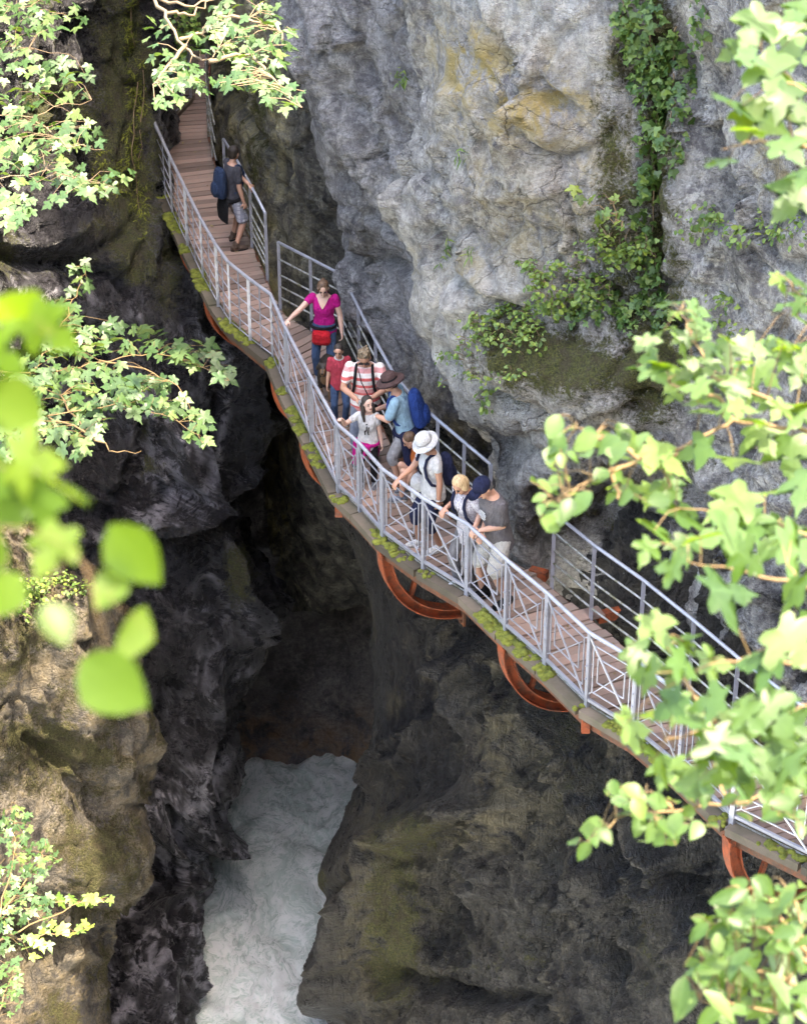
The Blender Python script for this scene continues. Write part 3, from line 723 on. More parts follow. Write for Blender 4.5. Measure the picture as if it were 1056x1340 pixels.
def maskG(P, N, ix, iy):
    n = fbm(P * np.array([1.1, 1.1, .8]), 4, 137); n2 = fbm(P * 2.4, 3, 138)
    moss = 1.1 * blob(ix, iy, 510, 1190, 40, 120) * (.8 + n2) + .55 * blob(ix, iy, 560, 1090, 60, 25) + .5 * blob(ix, iy, 620, 1250, 150, 80) * (.6 + 1.4 * n2) + .4 * blob(ix, iy, 850, 1230, 50, 130) + .35 * blob(ix, iy, 740, 1000, 60, 120) + .8 * blob(ix, iy, 415, 1160, 14, 40) + .3 * blob(ix, iy, 780, 900, 120, 60)
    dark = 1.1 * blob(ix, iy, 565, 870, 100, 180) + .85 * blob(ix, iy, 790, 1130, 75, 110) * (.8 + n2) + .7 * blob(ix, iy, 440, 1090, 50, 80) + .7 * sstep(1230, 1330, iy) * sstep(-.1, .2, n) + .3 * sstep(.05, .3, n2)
    return dict(moss=moss, dark=dark, ochre_or_glint=.6 * blob(ix, iy, 740, 1000, 80, 130) * (.8 + n2) + .55 * blob(ix, iy, 650, 960, 30, 90) + .3 * sstep(.1, .3, n) + .9 * blob(ix, iy, 500, 1200, 50, 120) + .5 * blob(ix, iy, 620, 1090, 90, 30), crust=.2 + .4 * n)
featsG = [([(615, 850), (645, 900), (655, 970), (648, 1060)], 7, 45, .30), ([(648, 1060), (560, 1085), (515, 1110), (490, 1180), (465, 1260), (450, 1330)], 30, 10, .34), ([(535, 950), (505, 1000), (485, 1040)], 8, 8, .16), ([(560, 940), (535, 985), (520, 1000)], 6, 10, .12),
          ([(700, 900), (760, 980), (800, 1060), (830, 1180), (815, 1250)], 26, 9, .26), ([(620, 1100), (580, 1200), (560, 1260)], 22, 22, -.22), ([(680, 1040), (640, 1120), (660, 1180)], 24, 24, .2), ([(830, 1160), (800, 1250), (800, 1340)], 8, 20, -.22), ([(800, 1290), (830, 1340)], 6, 20, .2),
          ([(870, 1020), (900, 1120), (930, 1250)], 20, 12, .2), ([(500, 1280), (600, 1300), (720, 1310)], 12, 12, -.16), ([(730, 1020), (810, 1090), (840, 1120)], 8, 14, -.15), ([(420, 1190), (490, 1140), (505, 1080)], 14, 18, -.2)]
def dispG(P):
    ix, iy, _ = project(P); sx = np.interp(iy, list(sil.keys()), [v[0] for v in sil.values()])
    k = .22 + .78 * sstep(0, 110, ix - sx)
    return k * worn(P, .95, 600, (.8, .8, .42), -.45, 1.25) + crag(P, .12, 620)
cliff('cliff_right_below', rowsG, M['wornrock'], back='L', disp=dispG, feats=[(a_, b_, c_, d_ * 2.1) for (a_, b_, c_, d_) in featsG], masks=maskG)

# ---- the far end of the gorge, where the walkway disappears
rowsK = [(y, [(40, 42 + d), (120, 42.5 + d), (190, 43 + d), (240, 44 + d), (290, 44.5 + d), (340, 44 + d), (430, 42 + d)]) for y, d in ((-700, 1.5), (-250, 1), (-100, .6), (0, .3), (80, .0), (140, -.3), (200, -.6), (300, -.6), (420, -.5))]
cliff('cliff_far_end', rowsK, M['darkrock'], cap=(0, 20, 2), disp=lambda P: crag(P, 1.2, 700), spacing=.06,
      masks=lambda P, N, ix, iy: dict(moss=.35 + .8 * fbm(P * .9, 3, 147), dark=.4, ochre_or_glint=.5, crust=.4))

# ---- unseen slope below and behind the viewpoint, added to block low sky light
rowsN = []
for (Y, z) in ((-60, 62), (-26, 34), (-10, 15), (-4, 12.2), (-1.0, 11.0), (1.2, 9.0), (2.8, 5.0), (4.2, 0.5), (5.6, -6.0), (7.5, -16)):
    rowsN.append([(X, Y + (.5 * math.sin(X * .35) - .012 * X * X * .4) + (0 if X < 4 else (X - 4) * .35), z - .004 * X * X) for X in (-34, -22, -14, -8, -4, 0, 4, 8, 14, 24)])
Pn = np.array(rowsN, dtype=float)
Pn = np.swapaxes(crom(np.swapaxes(crom(Pn, np.arange(len(rowsN), dtype=float), np.linspace(0, len(rowsN) - 1, 90)), 0, 1), np.arange(10.), np.linspace(0, 9, 130)), 0, 1)
Pn = Pn + .6 * np.stack([0 * Pn[..., 0], fbm(Pn * .5, 4, 161), .4 * fbm(Pn * .5, 4, 162)], -1)
idn = np.arange(90 * 130).reshape(90, 130)
on = mesh_obj('sky_blocker_slope', Pn.reshape(-1, 3), np.stack([idn[:-1, :-1], idn[1:, :-1], idn[1:, 1:], idn[:-1, 1:]], -1).reshape(-1, 4).tolist(), M['ledgerock'])
tag(on, kind='structure')
# ---- river
def river():
    def axis(a, b, lo, hi, sp):
        return np.unique(np.concatenate([np.linspace(a, lo, 14), np.arange(lo, hi, sp), np.linspace(hi, b, 14)]))
    X = axis(-30, 20, -6.5, 1.0, .045); Y = axis(8, 70, 26.5, 39, .05)
    gx, gy = np.meshgrid(X, Y)
    P = np.stack([gx, gy, np.zeros_like(gx)], -1)
    q = P + .5 * np.stack([fbm(P * .6, 2, 151), fbm(P * .6, 2, 152), 0 * gx], -1)
    z = .26 * fbm(q * np.array([.9, .6, 1]), 3, 153) + .14 * ridged(q * np.array([1.5, .8, 1]), 4, 154) + .03 * ridged(q * np.array([4.5, 2.5, 1]), 3, 155) + .012 * fbm(q * 16, 2, 156)
    P[..., 2] = -13.05 + z
    H, W = gx.shape; ids = np.arange(H * W).reshape(H, W)
    q4 = np.stack([ids[:-1, :-1], ids[:-1, 1:], ids[1:, 1:], ids[1:, :-1]], -1).reshape(-1, 4)
    o = mesh_obj('river', P.reshape(-1, 3), [tuple(int(i) for i in r) for r in q4], None)
    m = NM('white_water')
    wn = m.n('ShaderNodeTexNoise'); wn.inputs['Scale'].default_value = .75; wn.inputs['Detail'].default_value = 4
    m.l(m.co, wn.inputs['Vector']); ws = m.n('ShaderNodeVectorMath', operation='SCALE'); ws.inputs['Scale'].default_value = 2.2; m.l(wn.outputs['Color'], ws.inputs[0])
    wa = m.n('ShaderNodeVectorMath', operation='ADD'); m.l(m.co, wa.inputs[0]); m.l(ws.outputs[0], wa.inputs[1])
    flow = m.mapping((1.5, .55, 1), (0, 0, -.15), src=wa.outputs[0])
    a = m.noise(.9, 4, .6, vec=flow, dist=.6)
    b = m.noise(1.7, 6, .72, vec=flow, dist=1.0)
    e = m.noise(4.6, 5, .72, vec=flow, dist=.8)
    c = m.mix(m.ramp(a, [(.40, 0), (.57, 1)]), (.62, .71, .67, 1), (.88, .93, .90, 1))
    c = m.mix(m.ramp(e, [(.38, .9), (.52, 0)]), c, (.50, .60, .555, 1))
    rd = m.math('ABSOLUTE', m.math('SUBTRACT', b, .5))
    web = m.math('MULTIPLY', m.ramp(rd, [(.0, 1), (.045, 0)]), m.ramp(a, [(.36, .45), (.55, 1)]))
    fo = m.math('MAXIMUM', web, m.math('MULTIPLY', m.ramp(e, [(.49, 0), (.60, 1)]), m.ramp(a, [(.42, .1), (.6, .9)])))
    m.color(m.mix(fo, c, (.97, .98, .975, 1)))
    m.l(m.mix(fo, (.16, .16, .16, 1), (.6, .6, .6, 1)), m.b.inputs['Roughness'])
    m.bump(m.math('ADD', m.math('MULTIPLY', b, 1.0), m.math('MULTIPLY', fo, .35)), .45, .10)
    o.data.materials.append(m.m)
    tag(o, kind='structure')
river()
# ================================================================== walkway
# stations: outer edge pixel, inner edge pixel (all on the deck plane z = 0)
ST = [((256, 70), (273, 70)), ((250, 130), (272, 128)), ((203, 180), (272, 176)), ((207, 240), (283, 230)), ((246, 326), (330, 320)), ((285, 404), (356, 386)),
      ((302, 429), (371, 410)), ((357, 474), (418, 440)), ((376, 519), (460, 490)), ((410, 585), (498, 556)), ((443, 650), (530, 628)), ((471, 676), (566, 652)),
      ((501, 710), (600, 688)), ((554, 749), (640, 716)), ((611, 783), (702, 752)), ((661, 832), (768, 806)), ((713, 877), (822, 850)), ((767, 930), (872, 898)),
      ((827, 965), (935, 945)), ((888, 1016), (1000, 990)), ((957, 1083), (1085, 1050)), ((1056, 1132), (1190, 1092)), ((1210, 1215), (1330, 1170)), ((1500, 1375), (1610, 1315)), ((1900, 1600), (2000, 1520))]
SO = [at_z(*a) for a, b in ST]; SI = [at_z(*b) for a, b in ST]
walk = empty('walkway', tuple(SO[12]))
tag(walk, 'plank walkway with grey metal railings clinging to the gorge wall above the river', 'walkway')
WO = Vector(SO[12])
def loc(p): return Vector(p) - WO
def wbuild(mb, name, mat, parent, smooth=False):
    mb.v = [tuple(Vector(v) - WO) for v in mb.v]
    o = mb.build(name, mat, None, smooth)
    o.parent = parent
    return o
# planks
plank_me = None
for k in range(len(ST) - 1):
    mid = ((SO[k + 1] - SO[k]).length + (SI[k + 1] - SI[k]).length) / 2
    n = max(1, round(mid / 0.155))
    for j in range(n):
        g = 0.055
        a0, a1 = (j + g) / n, (j + 1 - g) / n
        o0, o1 = SO[k].lerp(SO[k + 1], a0), SO[k].lerp(SO[k + 1], a1)
        i0, i1 = SI[k].lerp(SI[k + 1], a0), SI[k].lerp(SI[k + 1], a1)
        jit = rnd.uniform(-.009, .009); e0 = rnd.uniform(-.02, .02)
        c = (o0 + o1 + i0 + i1) / 4
        ax = ((i0 + i1) - (o0 + o1)).normalized(); ang = math.atan2(ax.y, ax.x)
        R = Matrix.Rotation(-ang, 3, 'Z')
        m = MB()
        top = [R @ (p - c) for p in (o0 + ax * .06, i0 - ax * e0, i1 - ax * e0, o1 + ax * .06)]
        b = .004
        vs = [Vector((p.x, p.y, -.045)) for p in top] + [Vector((p.x, p.y, -b)) for p in top]
        cc = sum((Vector(p) for p in top), Vector()) / 4
        vs += [Vector((p.x + (cc.x - p.x) * .01, p.y + (cc.y - p.y) * .06, 0)) for p in top]
        f = [(3, 2, 1, 0)]
        for q in (0, 4):
            for s_ in range(4):
                f.append((q + s_, q + (s_ + 1) % 4, q + 4 + (s_ + 1) % 4, q + 4 + s_))
        f.append((8, 9, 10, 11))
        m.add(vs, f)
        o = m.build('plank', M['plank'], walk, False)
        o.location = c - WO + Vector((0, 0, jit)); o.rotation_euler = (rnd.uniform(-.006, .006), rnd.uniform(-.004, .004), ang)
# a few raised joint boards
for st in (15, 17):
    m = MB(); a = SO[st].lerp(SI[st], .05); b = SO[st].lerp(SI[st], 1.18); m.bar(a + Vector((0, 0, .016)), b + Vector((0, 0, .016)), .2, .03); wbuild(m, 'joint_board', M['plank'], walk)
# joists under the deck and outer kerb pieces
out_dir = []
for k in range(len(ST)):
    out_dir.append((SO[k] - SI[k]).normalized())
for k in range(len(ST) - 1):
    m = MB(); m.bar(SO[k] + Vector((0, 0, -.12)), SO[k + 1] + Vector((0, 0, -.12)), .07, .14); wbuild(m, 'edge_beam', M['rust_dark'], walk)
    m = MB(); m.bar(SI[k] - Vector((0, 0, .12)), SI[k + 1] - Vector((0, 0, .12)), .07, .14); wbuild(m, 'edge_beam', M['rust_dark'], walk)
    L = (SO[k + 1] - SO[k]).length; n = max(1, round(L / 1.1))
    for j in range(n):
        a = SO[k].lerp(SO[k + 1], (j + .02) / n); b = SO[k].lerp(SO[k + 1], (j + .98) / n)
        off = out_dir[k] * .035 + Vector((0, 0, .02))
        m = MB(); m.bar(a + off, b + off, .19, .10); wbuild(m, 'kerb_board', M['kerb'], walk)
# moss cushions along the outer kerb
mv = MB(); mr = random.Random(3)
for k in range(3, len(ST) - 4):
    L = (SO[k + 1] - SO[k]).length
    dens = 1.0 if k in (3, 4, 5, 6, 7, 8, 14, 15, 16, 17, 18) else .5
    for j in range(int(L * 110 * dens)):
        t = mr.random(); c = SO[k].lerp(SO[k + 1], t) + out_dir[k] * mr.uniform(-.02, .13) + Vector((0, 0, mr.uniform(.055, .08)))
        if math.sin(t * L * 5 + k * 2.1) < -.1: continue
        r = mr.uniform(.02, .06)
        mv.ell(c, (r * mr.uniform(.8, 1.6), 0, 0), (0, r * mr.uniform(.8, 1.6), 0), (0, 0, r * .45), 6, 3)
o = wbuild(mv, 'kerb_moss', M['moss'], walk, True); tag(o, kind='stuff')
UP3 = Vector((0, 0, 1))
# brackets: quarter arcs from the outer edge down and in to the wall
def bracket(p, inw, R=1.12, sx=.95, up=.0):
    p = p - inw * .05
    m = MB(); side = Vector((-inw.y, inw.x, 0)); N_ = 18
    prev = None
    rings = []
    for k in range(N_ + 1):
        th = math.pi / 2 * k / N_
        c = p + inw * (R * sx * (1 - math.cos(th))) + Vector((0, 0, -.1 - R * 1.04 * math.sin(th)))
        nrm = (inw * math.cos(th) / sx + Vector((0, 0, math.sin(th)))).normalized()
        rings.append((c, nrm))
    def strip(w, d0, d1):
        vs = []; f = []
        for (c, nrm) in rings:
            for (a, b) in ((-w, d0), (w, d0), (w, d1), (-w, d1)):
                vs.append(c + side * a + nrm * b)
        for k in range(N_):
            for j in range(4):
                f.append((k * 4 + j, k * 4 + (j + 1) % 4, k * 4 + 4 + (j + 1) % 4, k * 4 + 4 + j))
        f += [(3, 2, 1, 0), tuple(N_ * 4 + j for j in range(4))]
        m.add(vs, f)
    strip(.085, 0, .016); strip(.012, .016, .12); strip(.085, .12, .136)
    o = wbuild(m, 'bracket', M['rust'], walk)
    pl = MB(); c, nrm = rings[N_]; pl.bar(c + inw * -.01 + UP3 * -.12, c + inw * -.01 + UP3 * .26, .24, .03, tuple(inw))
    for (da, dz) in ((-.08, -.06), (.08, -.06), (-.08, .2), (.08, .2)): pl.tube([c + side * da + UP3 * dz - inw * .01, c + side * da + UP3 * dz - inw * .06], .018, 6)
    pl.v = [tuple(Vector(v) - WO) for v in pl.v]; po = pl.build('anchor_plate', M['rust_dark'], None, False); po.parent = o
    s = MB(); c, nrm = rings[N_ // 2]; s.bar(c + nrm * .13, c + nrm * .13 + Vector((0, 0, .52)) + inw * .12, .05, .05, tuple(side)); 
    s.v = [tuple(Vector(v) - WO) for v in s.v]; so = s.build('strut', M['rust'], None, False); so.parent = o
    b = MB(); b.bar(p + Vector((0, 0, -.13)), p + inw * (R * 1.05) + Vector((0, 0, -.13)), .09, .1)
    b.v = [tuple(Vector(v) - WO) for v in b.v]; bo = b.build('cross_beam', M['rust'], None, False); bo.parent = o
for (px, py, k, R) in ((207, 225, 3, .9), (236, 305, 4, .9), (273, 385, 5, .9), (362, 490, 8, 1.0), (400, 570, 9, 1.05), (501, 712, 12, 1.15), (660, 834, 15, 1.12), (957, 1088, 20, 1.15)):
    inw = (SI[k] - SO[k]).normalized()
    bracket(at_z(px, py), inw, R)
for (px, py) in ((443, 655), (767, 936)):
    m = MB(); p = at_z(px, py); m.bar(p + Vector((0, 0, -.22)), p + Vector((0, 0, 0)), .09, .09, (1, 0, 0)); wbuild(m, 'post_foot', M['rust'], walk)

# ---- outer railing
RH = 1.04
outer_px = [(250, 132), (218, 168), (196, 203), (201, 222), (208, 243), (226, 285), (246, 328), (266, 370), (286, 406), (302, 430), (328, 452), (357, 474), (376, 519), (408, 584), (443, 650), (471, 675),
            (501, 710), (554, 750), (611, 785), (661, 833), (713, 878), (767, 931), (827, 968), (888, 1018), (957, 1084), (1060, 1135), (1200, 1212), (1345, 1290), (1500, 1375), (1690, 1480), (1880, 1588)]
OP = [at_z(*p) for p in outer_px]
UP = Vector((0, 0, 1))
m = MB(); m.tube([p + UP * RH for p in OP], .024, 10)
rail = wbuild(m, 'outer_railing', M['galv'], walk, True)
def sub(mb, name, mat, parent, smooth=False):
    mb.v = [tuple(Vector(v) - WO) for v in mb.v]
    o = mb.build(name, mat, None, smooth); o.parent = parent; return o
for k, p in enumerate(OP):
    m = MB()
    if k < 12:
        m.bar(p + UP * -.02, p + UP * RH, .028 if k % 2 else .042, .028 if k % 2 else .042, (1, 0, 0))
    else:
        d = (OP[min(k + 1, len(OP) - 1)] - OP[max(k - 1, 0)]).normalized()
        big = k % 2 == 0
        m.bar(p + UP * -.1, p + UP * (RH - .01), .04, .062 if big else .045, tuple(d))
        if big: m.bar(p + UP * .35 , p + UP * .9, .052, .04, tuple(d))
        m.tube([p + UP * .62 - d.cross(UP) * .04, p + UP * .62 + d.cross(UP) * .04], .011, 6); m.tube([p + UP * .45 - d.cross(UP) * .04, p + UP * .45 + d.cross(UP) * .04], .011, 6)
        m.bar(p + UP * -.005 - d * .07, p + UP * -.005 + d * .07, .1, .05)
    sub(m, 'post', M['galv'], rail)
for k in range(len(OP) - 1):
    a, b = OP[k], OP[k + 1]; d = b - a; L = d.length; t = d.normalized()
    pt = lambda s_, h: a + d * s_ + UP * h
    if k < 12:
        for h in (.12, .28, .45, .62, .82):
            m = MB(); m.tube([pt(0, h), pt(1, h)], .0085, 6); sub(m, 'rod', M['galv'], rail, True)
        m = MB(); m.bar(pt(.5, .1), pt(.5, RH), .014, .014, tuple(t)); sub(m, 'upright', M['galv'], rail)
    else:
        w = .013
        m = MB()
        flip = False
        X = lambda s_: 1 - s_ if flip else s_
        def seg(s0, h0, s1, h1, w_=.014, d_=.012, off=0.0):
            o_ = t.cross(UP) * off
            m.bar(pt(X(s0), h0) + o_, pt(X(s1), h1) + o_, d_, w_, UP if abs(h1 - h0) < .3 else tuple(t))
        # nested frames and crossing bars
        for (s0, s1, h0, h1) in ((.10, .88, .30, .92), (.20, .77, .46, .78)):
            seg(s0, h1, s1, h1); seg(s0, h0, s1, h0); seg(s0, h0, s0, h1); seg(s1, h0, s1, h1)
        seg(.03, 1.0, .97, .18, .026, .012, .014); seg(.13, .3, .80, .82, .012, .012, -.014); seg(.88, .92, .98, .98); seg(.02, .24, .10, .30)
        sub(m, 'cross_panel', M['galv'], rail)
        m = MB(); m.bar(pt(0, .17), pt(1, .17), .03, .035); sub(m, 'bottom_rail', M['galv'], rail)
        m = MB(); m.bar(pt(0, .06) - t.cross(UP) * .03, pt(1, .06) - t.cross(UP) * .03, .012, .05); sub(m, 'toe_rail', M['galv_moss'], rail)
# ---- inner railing, three runs
def run(name, pts, hs, mat, posts=None, ends=None, RHt=1.02):
    P_ = [Vector(p) for p in pts]
    m = MB(); m.tube([p + UP * RHt for p in P_], .022, 10)
    r_ = wbuild(m, name, M['galv'], walk, True)
    for p in (posts or P_):
        m = MB(); m.bar(p + UP * -.1, p + UP * RHt, .042, .042, (1, 0, 0)); sub(m, 'post', M['galv'], r_)
    for h in hs:
        m = MB(); m.tube([p + UP * h for p in P_], .014, 7); sub(m, 'rod', mat, r_, True)
    return r_
run('inner_railing', [at_z(*p) for p in ((296, 262), (314, 292), (330, 322), (350, 362))], (.14, .27, .4, .53, .75), M['galv_moss'])
run('inner_railing', [at_z(*p) for p in ((367, 402), (408, 424), (449, 446), (470, 490), (492, 535), (516, 580), (542, 614), (572, 642), (606, 672), (640, 702))], (.16, .34, .52, .76), M['galv_moss'])
run('inner_railing', [at_z(*p) for p in ((722, 768), (773, 811), (836, 858), (900, 912), (957, 962), (1030, 1020), (1130, 1090))], (.16, .34, .52, .76), M['galv_moss'])
m = MB(); 
for a, b in (((273, 132), (272, 150)), ((272, 150), (273, 178)), ((273, 178), (278, 205)), ((278, 205), (284, 232))):
    for h in (.3, .6, .9): m.tube([at_z(*a) + UP * h, at_z(*b) + UP * h], .012, 6)
    m.bar(at_z(*a), at_z(*a) + UP * .92, .03, .03, (1, 0, 0))
wbuild(m, 'wall_handrail', M['galv_moss'], walk)
# wall anchors on the inner side (orange steel)
for (px, py, dx, dy) in ((782, 808, 56, -12), (694, 748, 22, 6), (476, 474, 26, 6)):
    a = at_z(px, py, -.03); b = at_z(px + dx, py + dy, -.03)
    m = MB(); m.bar(a, b, .10, .12); wbuild(m, 'wall_anchor', M['rust'], walk)
# iron ring on the wall
p, n_ = on_cliff('cliff_right', 877, 786)
m = MB(); pts = [p + n_ * .06 + Vector((math.cos(q) * .085, 0, -.09 + math.sin(q) * .085)) for q in [2 * math.pi * k / 20 for k in range(21)]]
m.tube(pts, .012, 6, False)
ring = m.build('iron_ring', M['galv_moss'], None, True); tag(ring, 'rusty iron mooring ring hanging from the rock above the walkway', 'ring')
m = MB(); m.tube([p - n_ * .08, p + n_ * .07], .014, 6); m.tube([p + n_ * .06, p + n_ * .05 + Vector((-.28, -.02, .12))], .01, 6); m.build('anchor_bolt', M['galv_moss'], ring, True)

# dead leaves and grit on the boards
lv = MB(); lr = random.Random(12)
for k in range(2, len(ST) - 1):
    L = (SO[k + 1] - SO[k]).length
    for j in range(int(L * 9)):
        t = lr.random(); e = lr.random(); e = e * e if lr.random() < .5 else 1 - e * e * .6
        c = SO[k].lerp(SO[k + 1], t).lerp(SI[k].lerp(SI[k + 1], t), .08 + e * .88) + UP * .014
        a = lr.uniform(0, 6.28); z = lr.uniform(.012, .04); u = Vector((math.cos(a), math.sin(a), lr.uniform(-.2, .2))) * z; w = Vector((-math.sin(a), math.cos(a), lr.uniform(-.2, .2))) * z * .55
        lv.add([c - u, c + w, c + u, c - w], [(0, 1, 2, 3)])
lm = NM('dead_leaf'); lm.color(lm.mix(lm.n('ShaderNodeNewGeometry').outputs['Random Per Island'], (.09, .05, .025, 1), (.30, .24, .10, 1))); lm.set(Roughness=.8)
o = wbuild(lv, 'leaf_litter', lm.m, walk); tag(o, kind='stuff')
# ================================================================== people
def cloth_mat(name, col, rough=0.85, weave=220):
    m = NM(name); n_ = m.noise(18, 4, .6)
    m.color(m.mix(m.ramp(n_, [(.3, 0), (.7, 1)]), tuple(x * .82 for x in col[:3]) + (1,), tuple(min(1, x * 1.12) for x in col[:3]) + (1,)))
    m.set(Roughness=rough); m.b.inputs['Specular IOR Level'].default_value = .25
    m.bump(m.math('ADD', m.noise(weave, 2), m.math('MULTIPLY', m.noise(8, 3, .65, vec=m.mapping((1.6, 1.6, .8)), dist=2.2), 4.0)), .9, .022)
    return m.m
def band_mat(name, a, b, period, duty=.5, axis=2, c=None):
    m = NM(name); sx = m.n('ShaderNodeSeparateXYZ'); m.l(m.co, sx.inputs[0])
    v = m.math('FRACT', m.math('DIVIDE', m.math('ADD', sx.outputs[axis], 10.0), period))
    col = m.mix(m.ramp(v, [(duty - .04, 0), (duty + .04, 1)]), a, b)
    if c is not None:
        v2 = m.math('FRACT', m.math('DIVIDE', m.math('ADD', sx.outputs[axis], 10.0), period * 2.7))
        col = m.mix(m.ramp(v2, [(.18, 1), (.24, 0)]), col, c)
    m.color(col); m.set(Roughness=.85); m.bump(m.noise(9, 3, .65, dist=2.0), .9, .03)
    return m.m
def plaid_mat(name, a, b, c):
    m = NM(name); sx = m.n('ShaderNodeSeparateXYZ'); m.l(m.co, sx.inputs[0])
    col = a
    for ax, per, cc in ((2, .07, b), (0, .06, b), (1, .06, b), (2, .035, c), (0, .03, c)):
        v = m.math('FRACT', m.math('DIVIDE', m.math('ADD', sx.outputs[ax], 10.0), per))
        col = m.mix(m.ramp(v, [(.28, .55), (.36, 0)]), col, cc)
    m.color(col); m.set(Roughness=.85); m.bump(m.noise(9, 3, .65, dist=2.0), .9, .03)
    return m.m
def dots_mat(name, a, b, sc):
    m = NM(name); m.color(m.mix(m.ramp(m.noise(sc, 3, .7), [(.45, 0), (.55, 1)]), a, b)); m.set(Roughness=.85)
    m.bump(m.noise(9, 3, .65, dist=2.0), .9, .03); return m.m
def skin_mat(name, col):
    m = NM(name); m.color(m.mix(m.noise(12, 3), col, tuple(x * y for x, y in zip(col[:3], (.86, .74, .70))) + (1,)))
    m.set(Roughness=.55); m.b.inputs['Subsurface Weight'].default_value = .08
    m.b.inputs['Subsurface Radius'].default_value = (.02, .008, .004); return m.m
def hair_mat(name, a, b):
    m = NM(name); m.color(m.mix(m.ramp(m.noise(40, 4, .7, vec=m.mapping((1, 1, .15))), [(.35, 0), (.65, 1)]), a, b)); m.set(Roughness=.5)
    m.bump(m.noise(60, 3, .7, vec=m.mapping((1, 1, .12))), .9, .012); return m.m
SKIN = skin_mat('skin', (.55, .33, .24, 1)); SKIN2 = skin_mat('tanned_skin', (.45, .25, .17, 1)); SKINP = skin_mat('pale_skin', (.62, .42, .34, 1))
DARKH = hair_mat('black_brown_hair', (.012, .009, .008, 1), (.04, .028, .02, 1)); BROWNH = hair_mat('brown_hair', (.06, .032, .018, 1), (.16, .09, .05, 1)); BLONDH = hair_mat('blond_hair', (.36, .24, .12, 1), (.62, .46, .27, 1))
SPIKYH = hair_mat('spiky_brown_hair', (.07, .05, .03, 1), (.30, .22, .14, 1))
EYE = cloth_mat('dark_eye', (.015, .012, .012, 1), .3); LIP = cloth_mat('lip', (.36, .13, .11, 1), .5)

def ik(a, c, l1, l2, hint):
    a, c, hint = Vector(a), Vector(c), Vector(hint)
    d = c - a; L = d.length
    if L > (l1 + l2) * .995:
        c = a + d.normalized() * (l1 + l2) * .995; d = c - a; L = d.length
    if L < abs(l1 - l2) + .02:
        c = a + d.normalized() * (abs(l1 - l2) + .02); d = c - a; L = d.length
    u = d / L; x = (l1 * l1 - l2 * l2 + L * L) / (2 * L); h = math.sqrt(max(l1 * l1 - x * x, 0))
    v = hint - u * hint.dot(u)
    if v.length < 1e-5: v = u.orthogonal()
    return a + u * x + v.normalized() * h, c

